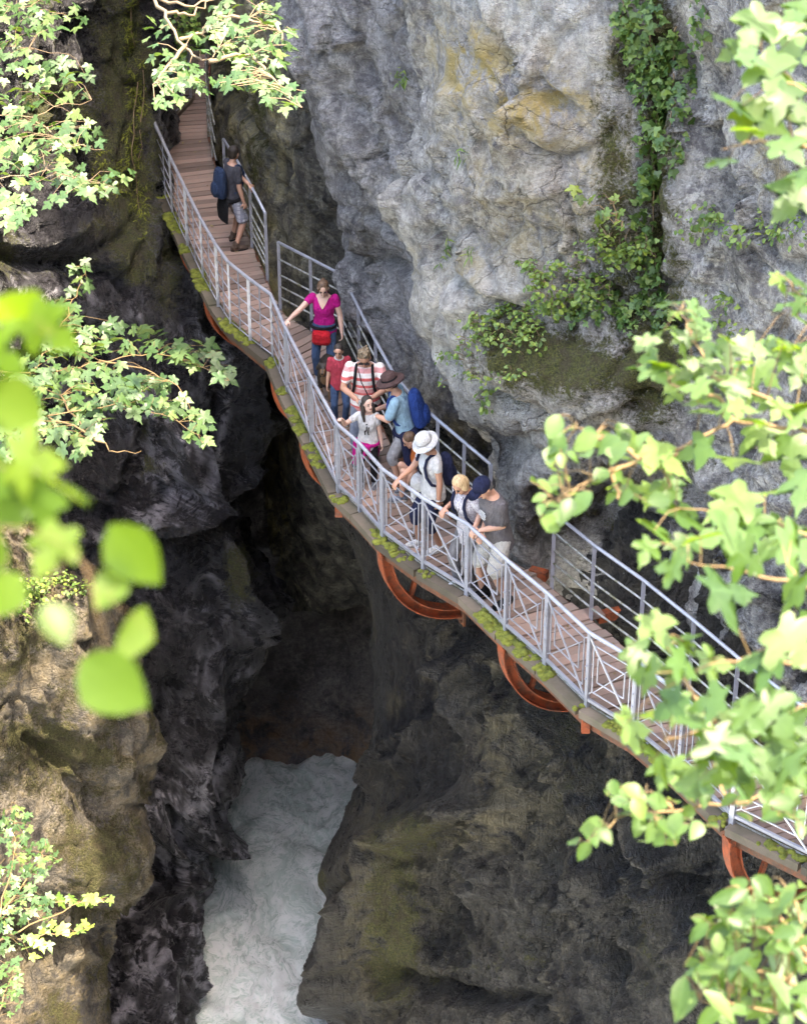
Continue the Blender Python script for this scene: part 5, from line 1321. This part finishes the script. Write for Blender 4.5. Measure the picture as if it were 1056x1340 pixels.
# -- dog
def dog():
    p = at_z(428, 517); yaw = yaw_to(-.1, -1)
    o = empty('dog', tuple(p), yaw); tag(o, 'black and tan dog standing between the woman in magenta and the boy', 'dog')
    fur = hair_mat('black_fur', (.012, .010, .009, 1), (.045, .032, .022, 1)); tan = hair_mat('tan_fur', (.14, .075, .035, 1), (.26, .15, .08, 1))
    m = MB(); V = Vector
    rings = []
    for (y, z, rx, rz) in ((-.30, .40, .06, .07), (-.26, .40, .095, .10), (-.10, .40, .085, .095), (.05, .39, .10, .125), (.14, .40, .10, .13), (.21, .42, .07, .09)):
        rings.append((V((0, y, z)), V((rx, 0, 0)), V((0, 0, rz))))
    m.loft(rings, 16)
    m.cap((0, .17, .45), (0, .25, .56), .075, .062)
    m.ell((0, .28, .59), (.062, 0, 0), (0, .075, 0), (0, 0, .058)); m.cap((0, .33, .575), (0, .405, .555), .036, .026)
    for e in (-1, 1):
        m.cap((e * .05, .27, .63), (e * .085, .26, .55), .022, .026)
        m.cap((e * .065, .14, .36), (e * .065, .12, .21), .046, .032); m.cap((e * .065, .12, .21), (e * .065, .13, .03), .03, .022); m.cap((e * .065, .13, .025), (e * .065, .175, .022), .024, .022)
        m.cap((e * .06, -.22, .38), (e * .07, -.16, .24), .068, .045); m.cap((e * .07, -.16, .24), (e * .07, -.27, .14), .038, .024); m.cap((e * .07, -.27, .14), (e * .07, -.25, .03), .024, .021); m.cap((e * .07, -.25, .025), (e * .07, -.20, .022), .024, .021)
    m.cap((0, -.31, .44), (0, -.42, .34), .03, .022); m.cap((0, -.42, .34), (0, -.46, .24), .022, .012)
    m.remeshed('body', fur, o, .011, 3)
    for e in (-1, 1):
        q = MB(); q.ell((e * .028, .335, .61), (.009, 0, 0), (0, .007, 0), (0, 0, .009), 8, 5); q.build('eye', EYE, o)
        q = MB(); q.cap((e * .065, .135, .16), (e * .065, .145, .03), .034, .028); q.build('tan_leg_marking', tan, o)
    q = MB(); q.cap((0, .345, .566), (0, .40, .55), .038, .030); q.build('tan_muzzle', tan, o)
    q = MB(); q.ell((0, .428, .563), (.014, 0, 0), (0, .01, 0), (0, 0, .011), 8, 5); q.build('nose', PLAST, o)
    q = MB(); q.ell((0, .20, .36), (.06, 0, 0), (0, .035, 0), (0, 0, .09), 10, 6); q.build('tan_chest', tan, o)
dog()
# ================================================================== vegetation
def maple_mesh(name, seed, mat):
    r = random.Random(seed)
    half = [(0, 0), (.10, -.06), (.22, -.12), (.40, -.09), (.36, .03), (.33, .10), (.46, .16), (.56, .24), (.66, .44), (.52, .43), (.46, .47), (.34, .43), (.20, .37), (.22, .52), (.27, .66), (.19, .72), (.15, .84), (.08, .88), (0, 1.10)]
    pts = [(x * r.uniform(.9, 1.1), y * r.uniform(.96, 1.04)) for x, y in half]; pts[0] = (0, 0)
    L = [(-x * r.uniform(.9, 1.1), y) for x, y in pts[1:-1]]
    out = pts + L[::-1]
    cen = [(0, .22), (0, .5), (0, .78)]
    cur = r.uniform(.05, .42); fold = r.uniform(-.08, .26); tw = r.uniform(-.3, .3)
    r_x2 = r.uniform(.1, .6)
    def z(x, y): return fold * abs(x) - cur * (y * y) * .9 - r_x2 * x * x + tw * x * y + .02 * math.sin(9 * x + 3 * seed)
    vs = [(x, y, z(x, y)) for x, y in out] + [(x, y, z(x, y) - .015) for x, y in cen]
    n = len(out); c0 = n
    f = []
    for k in range(n):
        a, b = k, (k + 1) % n
        ym = (out[a][1] + out[b][1]) / 2
        c = c0 if ym < .25 else (c0 + 1 if ym < .6 else c0 + 2)
        f.append((a, b, c))
    f += [(3, 4, c0)] if False else []
    me = bpy.data.meshes.new(name); me.from_pydata([(v[0] * .9, v[1] * .9, v[2] * .9) for v in vs], [], f)
    # bridge the three centre fans
    bm = bmesh.new(); bm.from_mesh(me); bmesh.ops.holes_fill(bm, edges=bm.edges, sides=4); bmesh.ops.recalc_face_normals(bm, faces=bm.faces); bm.to_mesh(me); bm.free()
    me.polygons.foreach_set('use_smooth', [True] * len(me.polygons)); me.materials.append(mat); me.update()
    return me
def oval_mesh(name, seed, mat, w=.36):
    r = random.Random(seed); ys = (0, .12, .35, .6, .82, 1.0); ws = (.02, .55, 1.0, .92, .55, .03)
    vs = []; cur = r.uniform(.12, .3)
    for y, q in zip(ys, ws):
        for e in (-1, 0, 1): vs.append((e * q * w * r.uniform(.93, 1.07), y, .10 * abs(e) * q - cur * y * y))
    f = []
    for k in range(5):
        for j in range(2): f.append((k * 3 + j, k * 3 + j + 1, k * 3 + j + 4, k * 3 + j + 3))
    me = bpy.data.meshes.new(name); me.from_pydata(vs, [], f); me.polygons.foreach_set('use_smooth', [True] * len(f)); me.materials.append(mat); me.update()
    return me
def meshes(fn, mat, n=9, **k): return [fn('leaf', s_ + 11, mat, **k) for s_ in range(n)]
LM = {'maple': meshes(maple_mesh, M['leaf']), 'pale': meshes(maple_mesh, M['leaf_pale']), 'near': meshes(maple_mesh, M['leaf_near']), 'oval': meshes(oval_mesh, M['leaf']), 'ovalnear': meshes(oval_mesh, M['leaf_near'], w=.42), 'seedling': meshes(maple_mesh, M['herb']), 'ash': meshes(oval_mesh, M['leaf'], w=.25)}
LM['nearmix'] = LM['near'][:6] + LM['ovalnear'][:3]
def leaf_rot(r, outward, tilt=.5, droop=.35, face=.25):
    """leaf blade: tip points outward and droops; blade normal mostly up, leaning a little to the light side"""
    t = Vector((outward.x, outward.y, 0)) + Vector((r.uniform(-.6, .6), r.uniform(-.6, .6), 0))
    if t.length < .05: t = Vector((r.uniform(-1, 1), r.uniform(-1, 1), 0))
    t.normalize(); t.z = -droop + r.uniform(-.35, .3); t.normalize()
    n = Vector((r.uniform(-tilt, tilt), r.uniform(-tilt, tilt) - face, 1)); n = (n - t * n.dot(t)).normalized()
    x = t.cross(n).normalized()
    return Matrix((x, t, n)).transposed()
def branch(label, dep, stems, clusters, size, kind, seed, mat='twig', group=None, tiltz=.7, petiole=.5, r0=.0075, explicit=(), droop=.35, face=.25, tilt=.5, name='maple_branch', cat='branch', pd=0.25):
    r = random.Random(seed); allp = []
    ys = [p[1] for s_ in stems for p in s_]; yc = sum(ys) / len(ys)
    def W(x, y, j=0.0):
        d = dep * (1 - (y - yc) / F_PX * tiltz) + j
        return at_d(x, y, d)
    base = W(*stems[0][0])
    o = empty(name, tuple(base)); tag(o, label, cat, group)
    stem_of = []; smb = []
    for s_ in stems:
        m = MB(); smb.append(m)
        P_ = [W(x, y) for x, y in s_]; Q = []
        for k in range(len(P_) - 1):
            for t in range(5):
                a = t / 5; q = P_[k].lerp(P_[k + 1], a)
                Q.append(q + Vector((r.uniform(-1, 1), r.uniform(-1, 1), r.uniform(-1, 1))) * .006 * dep / 6)
        Q.append(P_[-1])
        rs = [r0 * (1 - .8 * k / (len(Q) - 1)) for k in range(len(Q))]
        m.tube([q - base for q in Q], rs, 6); allp += Q; stem_of += [m] * len(Q)
    arr = np.array([tuple(q) for q in allp])
    spots = []
    for (cx, cy, rx, ry, n) in clusters:
        tries = 0; got = []
        mind = math.sqrt(math.pi * rx * ry / max(n, 1)) * .62
        while len(got) < n and tries < n * 30:
            tries += 1
            a = r.uniform(0, 2 * math.pi); b = math.sqrt(r.random()); x, y = cx + math.cos(a) * rx * b, cy + math.sin(a) * ry * b
            if all((x - u) ** 2 + (y - v) ** 2 > mind * mind for u, v in got): got.append((x, y))
        spots += [(x, y, size * r.uniform(.65, 1.2)) for x, y in got]
    spots += list(explicit)
    for (x, y, sz) in spots:
        p = W(x, y, r.uniform(-1, 1) * pd)
        k = int(np.argmin(((arr - np.array(tuple(p))) ** 2).sum(1))); q = allp[k]
        out = p - q
        me = r.choice(LM[kind])
        lo = bpy.data.objects.new('leaf', me); COL.objects.link(lo); lo.parent = o
        R = leaf_rot(r, out, tilt, droop, face)
        b = p - (R @ Vector((0, .45, 0))) * sz
        lo.matrix_local = Matrix.Translation(b - base) @ (R.to_4x4()) @ Matrix.Diagonal((sz * r.uniform(.85, 1.1), sz, sz, 1))
        c = (q + b) / 2 + Vector((0, 0, .12 * (b - q).length))
        if (b - q).length < (.28 if dep < 10 else .7) and r.random() < (1 if dep < 10 else .5): stem_of[k].tube([q - base, c - base, b - base], [r0 * .28, r0 * .2, r0 * .16], 4, False)
    for m in smb: m.build('stem', M[mat], o)
    return o

# ---- foreground, right
branch('maple branch with large pale leaves hanging beside the ivy-covered rock', 6.2, [[(1130, 140), (1060, 120), (1010, 95), (995, 55)], [(1130, 215), (1050, 190), (985, 185), (945, 195)], [(1130, 40), (1060, 30), (1030, 15)]],
       [], .15, 'maple', 1, explicit=[(985, 40, .15), (1045, 15, .14), (955, 68, .09), (1010, 100, .15), (965, 130, .15), (1000, 155, .17), (1045, 135, .14), (938, 205, .10), (1035, 195, .12), (1035, 262, .15), (1050, 70, .13), (1020, 120, .13), (975, 165, .12), (1052, 230, .1), (1040, 45, .12), (1060, 170, .14), (1075, 100, .14), (990, 75, .1)], droop=.3, face=.35)
branch('maple spray with young shoots spreading over the grey rock wall', 6.6, [[(1130, 590), (1040, 560), (960, 548), (900, 585), (840, 600), (780, 625), (725, 660)], [(1100, 560), (1000, 520), (930, 490), (905, 440), (890, 405)], [(1120, 470), (1060, 400), (1035, 370)], [(1120, 720), (1030, 690), (960, 670), (890, 665)], [(960, 548), (940, 520), (880, 505), (855, 480)], [(840, 600), (800, 575), (760, 560)]],
       [(885, 420, 40, 30, 8), (870, 475, 40, 28, 7), (940, 455, 45, 28, 8), (1000, 470, 45, 25, 7), (930, 515, 55, 26, 10), (1010, 530, 45, 25, 7), (1040, 395, 26, 40, 7), (1040, 470, 30, 30, 5)], .088, 'maple', 2, group=None,
       explicit=[(875, 600, .16), (905, 590, .12), (900, 665, .17), (865, 690, .14), (950, 660, .17), (1000, 640, .16), (1035, 690, .17), (960, 600, .13), (1035, 600, .15), (1000, 575, .13), (880, 640, .1), (935, 700, .14), (1010, 710, .15), (1050, 640, .15), (850, 650, .1), (985, 690, .12)], face=.4)
branch('leafy shoot with small rounded leaves in front of the rock beside the walkway', 6.5, [[(900, 590), (840, 605), (780, 625), (725, 655)], [(840, 605), (790, 575), (755, 560)], [(880, 600), (875, 630), (870, 650)], [(800, 618), (810, 645), (812, 660)]],
       [(745, 575, 35, 25, 9), (720, 620, 20, 28, 8), (735, 655, 32, 20, 9), (790, 580, 35, 22, 9), (800, 640, 30, 24, 9), (840, 590, 30, 22, 7), (870, 635, 22, 25, 6), (718, 680, 8, 12, 2)], .068, 'oval', 3, name='leafy_shoot', cat='branch', face=.35)
branch('maple branch with broad drooping leaves across the inner railing', 5.6, [[(1130, 800), (1060, 770), (980, 750), (900, 735)], [(1130, 900), (1050, 870), (980, 862), (890, 880)], [(1060, 770), (1030, 740)]],
       [], .17, 'maple', 4, explicit=[(962, 772, 0.155), (1035, 765, 0.155), (870, 740, 0.103), (845, 725, 0.077), (900, 720, 0.086), (1050, 720, 0.146), (985, 735, 0.112), (1045, 850, 0.146), (990, 862, 0.129), (940, 868, 0.112), (900, 872, 0.103), (1060, 810, 0.129), (1020, 700, 0.112), (920, 700, 0.103)], droop=.55, face=.5)
branch('maple shoot with bright yellow green leaves rising over the outer railing', 5.5, [[(935, 950), (905, 905), (880, 862), (868, 835)], [(1130, 990), (1050, 960), (980, 945), (900, 960), (860, 975)], [(1130, 930), (1060, 925), (1010, 935)], [(1120, 1050), (1040, 1010), (960, 995)]],
       [(880, 950, 55, 30, 5), (950, 935, 45, 26, 5), (1010, 930, 45, 26, 6), (1040, 985, 40, 30, 6), (975, 985, 50, 25, 6), (900, 1000, 40, 20, 4)], .112, 'maple', 5, explicit=[(865, 828, 0.112), (895, 832, 0.086), (845, 858, 0.112), (840, 882, 0.095), (880, 885, 0.086), (900, 842, 0.086)], face=.4)
branch('slender twig with small pale leaves below the walkway edge', 6.4, [[(1140, 1010), (1050, 1030), (960, 1052), (880, 1062), (820, 1065), (765, 1105)], [(880, 1062), (850, 1035), (815, 1030)], [(960, 1052), (930, 1020), (900, 1010)], [(850, 1065), (870, 1085)], [(1050, 1030), (1010, 1060)]],
       [(770, 1098, 24, 16, 5), (815, 1045, 26, 26, 9), (860, 1085, 28, 22, 8), (890, 1040, 35, 26, 9), (945, 1030, 40, 26, 9), (1000, 1050, 40, 25, 9), (1040, 1010, 30, 25, 6), (905, 1082, 24, 20, 5), (1045, 1065, 20, 25, 5)], .066, 'oval', 6, name='leafy_twig')
branch('feathery ash spray with long leaflets under the walkway bracket', 6.0, [[(1110, 1420), (1065, 1280), (1040, 1180), (1020, 1150)], [(1065, 1270), (1000, 1215), (930, 1210)], [(1060, 1250), (1000, 1170), (960, 1160)], [(1075, 1310), (1000, 1270), (920, 1260)], [(1085, 1340), (1000, 1320), (915, 1310)]],
       [(985, 1175, 50, 20, 14), (945, 1215, 40, 24, 13), (1000, 1220, 45, 26, 15), (1040, 1180, 25, 30, 8), (935, 1265, 34, 26, 12), (990, 1270, 40, 25, 14), (1040, 1245, 25, 30, 7), (960, 1315, 45, 22, 13), (1030, 1310, 40, 30, 14), (905, 1290, 20, 30, 5)], .088, 'ash', 7, name='ash_spray', face=.3)
# ---- foreground, left: very near, far out of focus
branch('cluster of large backlit yellow green leaves in front of the left rock wall', 2.35, [[(-160, 500), (-60, 450), (20, 430), (70, 435)], [(-160, 720), (-40, 690), (40, 690), (100, 720)], [(-100, 620), (0, 610), (60, 620)]],
       [], .1, 'nearmix', 8, explicit=[(22, 405, .082), (72, 438, .07), (5, 470, .07), (12, 528, .075), (55, 605, .07), (100, 640, .06), (25, 665, .08), (-15, 630, .08), (62, 725, .065), (-10, 720, .07), (72, 812, .046), (8, 775, .05)], pd=.08, r0=.001, droop=.7, face=1.0, tilt=1.0)
branch('long drooping leaves hanging at the tip of the near left twig', 2.4, [[(60, 690), (110, 735), (150, 790)], [(110, 735), (140, 850)]], [], .1, 'ovalnear', 9, explicit=[(172, 722, .078), (146, 768, .05), (175, 832, .072), (142, 892, .08)], pd=.05, r0=.001, droop=.5, face=1.3, tilt=.5, name='leafy_twig')
# ---- middle distance, left wall
branch('sunlit maple branch with tiers of pale leaves reaching out from the left wall', 28.2, [[(-340, 440), (-200, 470), (-60, 480), (60, 488), (130, 472), (200, 460), (265, 480), (300, 498)], [(-340, 520), (-180, 545), (-60, 550), (60, 545), (150, 530), (225, 545), (265, 580)], [(40, 488), (80, 430), (98, 385), (112, 350)], [(60, 545), (120, 570), (150, 592), (185, 590)], [(130, 472), (180, 480), (235, 505), (250, 540)], [(80, 520), (110, 560), (115, 580)]],
       [(108, 362, 18, 22, 10), (85, 408, 26, 26, 14), (95, 450, 40, 22, 22), (165, 442, 55, 20, 30), (225, 460, 30, 14, 12), (262, 465, 36, 20, 20), (292, 492, 16, 14, 6), (45, 490, 45, 24, 26), (125, 495, 50, 20, 24), (190, 505, 40, 16, 16), (150, 530, 60, 18, 28), (235, 535, 30, 14, 10), (262, 560, 20, 24, 10), (60, 530, 50, 18, 22), (95, 560, 45, 18, 18), (25, 565, 30, 22, 12), (5, 600, 20, 14, 5), (100, 590, 30, 10, 6), (-50, 490, 50, 30, 14), (-90, 545, 60, 30, 14)], .2, 'pale', 10, tiltz=3.5, r0=.013, face=.45, pd=.35)
branch('dense maple foliage growing from the mossy left wall above the walkway end', 28.5, [[(-330, 40), (-200, 55), (-80, 60), (20, 60), (90, 70)], [(-330, 130), (-200, 150), (-80, 150), (40, 150), (120, 130)], [(-330, 230), (-200, 240), (-60, 240), (60, 225), (150, 245)], [(-330, -20), (-200, -10), (-60, 0), (40, 10), (90, 20)], [(40, 150), (90, 190), (135, 195)]],
       [(15, 25, 40, 38, 40), (70, 20, 40, 28, 26), (25, 105, 42, 42, 42), (85, 105, 36, 30, 26), (35, 180, 48, 34, 38), (100, 175, 38, 28, 24), (55, 225, 60, 22, 32), (125, 242, 34, 14, 13), (15, 275, 30, 24, 16), (165, 228, 22, 5, 3), (60, 262, 30, 8, 6)], .165, 'pale', 11, mat='bark', tiltz=3.0, r0=.012, face=.45, pd=.4)
branch('maple foliage on a tangled pale bough over the far end of the walkway', 24.0, [[(180, -30), (215, 15), (235, 50), (255, 75), (275, 78), (286, 62)], [(215, 15), (250, 20), (275, 0)], [(235, 50), (262, 42), (290, 20)], [(190, -10), (240, 8), (300, -5)], [(275, 78), (330, 70), (365, 110), (395, 140)], [(240, 60), (215, 95), (200, 110)], [(290, 20), (330, 25), (370, 40)]],
       [(232, 98, 36, 18, 26), (275, 112, 26, 10, 12), (300, 55, 36, 22, 26), (330, 95, 38, 22, 26), (365, 125, 26, 22, 17), (350, 70, 36, 16, 16), (318, 18, 50, 22, 26), (270, 30, 30, 22, 12), (205, 50, 22, 34, 12), (375, 55, 20, 22, 8), (220, 130, 18, 10, 6)], .14, 'pale', 12, mat='bark', tiltz=3.0, r0=.022, face=.4, pd=.4)
branch('pale sunlit shrub on the mossy shelf at the lower left', 24.5, [[(-60, 1330), (0, 1200), (20, 1100), (15, 1050)], [(0, 1200), (50, 1130), (60, 1110)], [(-40, 1250), (40, 1210), (110, 1180), (150, 1180)], [(-10, 1340), (15, 1280)]],
       [(18, 1085, 22, 34, 34), (50, 1125, 26, 24, 30), (20, 1150, 30, 26, 30), (40, 1185, 34, 20, 24), (12, 1220, 22, 30, 20), (15, 1290, 16, 40, 18)], .105, 'pale', 13, tiltz=2.5, r0=.012, face=.5, pd=.3, name='shrub', cat='shrub')
branch('low grey green seedlings spreading over the mossy shelf', 25.0, [[(20, 1190), (90, 1180), (150, 1176)], [(20, 1230), (90, 1220), (110, 1215)]],
       [(105, 1178, 45, 6, 12), (85, 1216, 35, 8, 9), (45, 1240, 20, 12, 6)], .15, 'seedling', 14, tiltz=3, r0=.008, face=.3, pd=.1, name='seedling_patch', cat='seedlings')

# ---- plants growing on the right wall
def wall_plant(name, label, cat, wall, ells, size, mat, seed, shape='oval', out=(.02, .14), up=.6, stemn=0, group=None, vines=()):
    r = random.Random(seed); P, N, ix, iy = CLIFF[wall]
    v = MB(); st = MB()
    x0 = min(e[0] - e[2] for e in ells) - 8; x1 = max(e[0] + e[2] for e in ells) + 8; y0 = min(e[1] - e[3] for e in ells) - 8; y1 = max(e[1] + e[3] for e in ells) + 8
    k = (ix > x0) & (ix < x1) & (iy > y0) & (iy < y1)
    Ps, Ns, xs_, ys_ = P[k], N[k], ix[k], iy[k]
    def hit(x, y):
        d = (xs_ - x) ** 2 + (ys_ - y) ** 2; ok = d < 9
        j = int(np.argmin(np.where(ok, Ps[:, 1], 1e9))) if ok.any() else int(np.argmin(d))
        return Vector(Ps[j]), Vector(Ns[j])
    root = None; hits = []
    nz = lambda x, y: math.sin(x * .11 + seed) * math.cos(y * .09 + seed * 2) + .5 * math.sin(x * .23 + y * .19)
    for (cx, cy, rx, ry, n) in ells:
        c_ = 0
        for _ in range(n * 4):
            if c_ >= n: break
            a = r.uniform(0, 6.283); b = r.random() ** .6
            x, y = cx + math.cos(a) * rx * b, cy + math.sin(a) * ry * b
            if nz(x, y) < -.25 and r.random() < .85: continue
            c_ += 1
            p, n_ = hit(x, y)
            if root is None: root = p.copy()
            hits.append(p)
            q = p + n_ * r.uniform(*out) + Vector((0, 0, r.uniform(-.02, .05)))
            nn = (n_ * (1 - up) + Vector((0, 0, up)) + Vector((r.uniform(-.5, .5), r.uniform(-.5, .5), r.uniform(-.3, .3)))).normalized()
            t = Vector((r.uniform(-1, 1), r.uniform(-1, .2), r.uniform(-1, .25))); t = (t - nn * t.dot(nn)).normalized(); s_ = t.cross(nn); z = size * (r.uniform(.4, .9) if r.random() < .6 else r.uniform(.9, 1.35))
            if shape == 'oval': pts = [(0, 0, 0), (.3, .3, .03), (.26, .7, 0), (0, 1, -.1), (-.26, .7, 0), (-.3, .3, .03)]
            elif shape == 'ivy': pts = [(0, 0, 0), (.38, -.08, .02), (.52, .3, -.04), (.22, .5, .02), (0, 1, -.12), (-.22, .5, .02), (-.52, .3, -.04), (-.38, -.08, .02)]
            else: pts = [(0, 0, 0), (.12, .3, .0), (.10, .7, -.15), (0, 1.2, -.45), (-.10, .7, -.15), (-.12, .3, 0)]
            v.add([q + s_ * (a_ * z) + t * (b_ * z) + nn * (c2 * z) - root for a_, b_, c2 in pts], [tuple(range(len(pts)))])
            if stemn and r.random() < stemn: st.tube([p - root, (p + q) / 2 - root + Vector((0, 0, .01)), q - root], .004, 4, False)
    for path in vines:
        pp = []
        for k2 in range(len(path) - 1):
            for t in range(6):
                a = t / 6; x = path[k2][0] * (1 - a) + path[k2 + 1][0] * a; y = path[k2][1] * (1 - a) + path[k2 + 1][1] * a
                p, n_ = hit(x + r.uniform(-2, 2), y); pp.append(p + n_ * .03 - root)
        st.tube(pp, [.012 * (1 - .6 * j / len(pp)) for j in range(len(pp))], 5, False)
    o = empty(name, tuple(root)); tag(o, label, cat, group)
    f = v.build('foliage', mat, o, False); tag(f, kind='stuff')
    if st.v: tag(st.build('stems', M['bark'], o), kind='stuff')
    return o
wall_plant('ivy', 'curtain of dark ivy hanging down the groove in the pale rock', 'ivy', 'cliff_right', [(845, 60, 30, 70, 252), (870, 110, 36, 80, 312), (850, 190, 18, 50, 96), (880, 190, 22, 40, 72), (845, 265, 12, 50, 66), (850, 350, 24, 50, 108), (862, 410, 22, 30, 66)], .085, M['ivy'], 21, 'ivy', (.02, .12), .25, 0,
           vines=[[(850, 20), (858, 120), (852, 220), (856, 320), (862, 400)], [(880, 30), (884, 110), (878, 190)]])
wall_plant('ivy', 'thin trailing ivy at the top edge of the pale rock', 'ivy', 'cliff_right', [(812, 15, 12, 40, 66), (920, 40, 14, 50, 36)], .08, M['ivy'], 22, 'ivy', (.02, .1), .3, 0, vines=[[(815, -20), (812, 50)]])
wall_plant('herb_cushion', 'tangle of wild herbs and brambles on the mossy rock ledge', 'herbs', 'cliff_right', [(655, 425, 52, 26, 336), (625, 455, 26, 14, 78), (690, 445, 30, 24, 120)], .06, M['herb'], 23, 'oval', (.02, .16), .55, .3)
wall_plant('herb_cushion', 'bushy herbs crowning the moss bank below the seedling', 'herbs', 'cliff_right', [(730, 375, 40, 26, 288), (775, 375, 30, 18, 132), (720, 400, 40, 16, 120), (705, 350, 22, 14, 54)], .065, M['herb'], 24, 'oval', (.03, .2), .5, .3)
wall_plant('herb_cushion', 'low green creeper spreading over the grey rock right of the ivy', 'herbs', 'cliff_right', [(920, 290, 32, 26, 90), (985, 300, 50, 24, 114), (1035, 300, 30, 20, 54), (940, 400, 30, 18, 36), (960, 430, 26, 12, 24)], .07, M['herb'], 25, 'oval', (.02, .1), .45, .1)
wall_plant('fern_tuft', 'feathery fern spray hanging over the moss beneath the seedling', 'fern', 'cliff_right', [(812, 312, 40, 22, 252), (785, 325, 26, 14, 96)], .06, M['herb'], 26, 'oval', (.08, .4), .75, .1)
wall_plant('fern_tuft', 'small fern tuft below the ledge on the pale buttress', 'fern', 'cliff_right', [(641, 524, 10, 16, 36)], .075, M['herb'], 27, 'oval', (.02, .12), .4, .2)
wall_plant('fern_tuft', 'little fern growing from the grey slab behind the buttress', 'fern', 'cliff_slab', [(526, 96, 8, 12, 24)], .09, M['herb'], 28, 'blade', (.02, .1), .4, .2)
wall_plant('grass_tuft', 'sparse grass tufts along the left edge of the pale buttress', 'grass', 'cliff_right', [(572, 335, 9, 16, 24), (584, 318, 8, 10, 16), (606, 205, 8, 14, 16), (618, 330, 10, 10, 16)], .09, M['herb'], 29, 'blade', (.0, .06), .6, 0)
wall_plant('seedling_patch', 'scattered seedlings clinging to the underside rim of the ledge', 'seedlings', 'cliff_right', [(590, 470, 20, 12, 30), (612, 488, 26, 10, 30), (662, 492, 26, 10, 42), (583, 500, 8, 5, 8)], .06, M['herb'], 30, 'oval', (.02, .12), .6, .2)
wall_plant('ivy', 'small dark ivy patch creeping over the moss bank', 'ivy', 'cliff_right', [(800, 400, 40, 22, 120), (830, 425, 26, 18, 60), (760, 410, 24, 18, 54)], .065, M['ivy'], 31, 'ivy', (.02, .1), .3, 0)
wall_plant('moss_curtain', 'hanging yellow green moss and creepers on the left wall edge', 'moss', 'cliff_left', [(172, 40, 12, 60, 260), (178, 130, 12, 70, 300), (170, 215, 14, 60, 260), (186, 280, 8, 40, 100), (140, 230, 20, 40, 120)], .07, M['moss'], 32, 'blade', (.0, .06), .1, 0, vines=[[(170, -10), (176, 90), (172, 190), (184, 290)], [(182, 0), (186, 110), (180, 230)]])
wall_plant('shrub', 'leafy shrub growing on the far rock beyond the walkway end', 'shrub', 'cliff_far_end', [(215, 90, 26, 40, 260), (245, 60, 24, 40, 200), (225, 30, 30, 30, 160)], .13, M['herb'], 33, 'oval', (.05, .6), .5, .1)
wall_plant('herb_cushion', 'light green herbs on the shelf edge behind the near leaves', 'herbs', 'cliff_ledge', [(80, 770, 40, 16, 200), (30, 775, 40, 20, 160), (50, 800, 40, 12, 60)], .07, M['herb'], 34, 'oval', (.02, .16), .6, .2)
wall_plant('seedling_patch', 'few pale leaves sprouting from the dark left wall above the shelf', 'seedlings', 'cliff_left', [(30, 665, 24, 18, 40), (95, 700, 14, 6, 14), (62, 640, 16, 12, 16)], .11, M['herb'], 35, 'oval', (.05, .25), .7, .2)
# seedling maple in the ivy groove: leaves large enough to single out
P0, N0 = on_cliff('cliff_right', 800, 265)
dp = float(project(np.array(tuple(P0)))[2]) - .35
branch('young sycamore seedling with flat green leaves beside the ivy', dp, [[(815, 300), (800, 265), (780, 240), (765, 222)], [(800, 265), (825, 250)], [(805, 280), (770, 262)], [(808, 290), (790, 285)]],
       [(762, 216, 14, 8, 3), (765, 252, 18, 16, 6), (800, 245, 26, 14, 9), (830, 250, 14, 10, 4), (795, 285, 24, 10, 6), (815, 232, 14, 8, 3)], .14, 'seedling', 36, tiltz=3, r0=.008, face=.8, pd=.05, name='maple_seedling', cat='seedling')
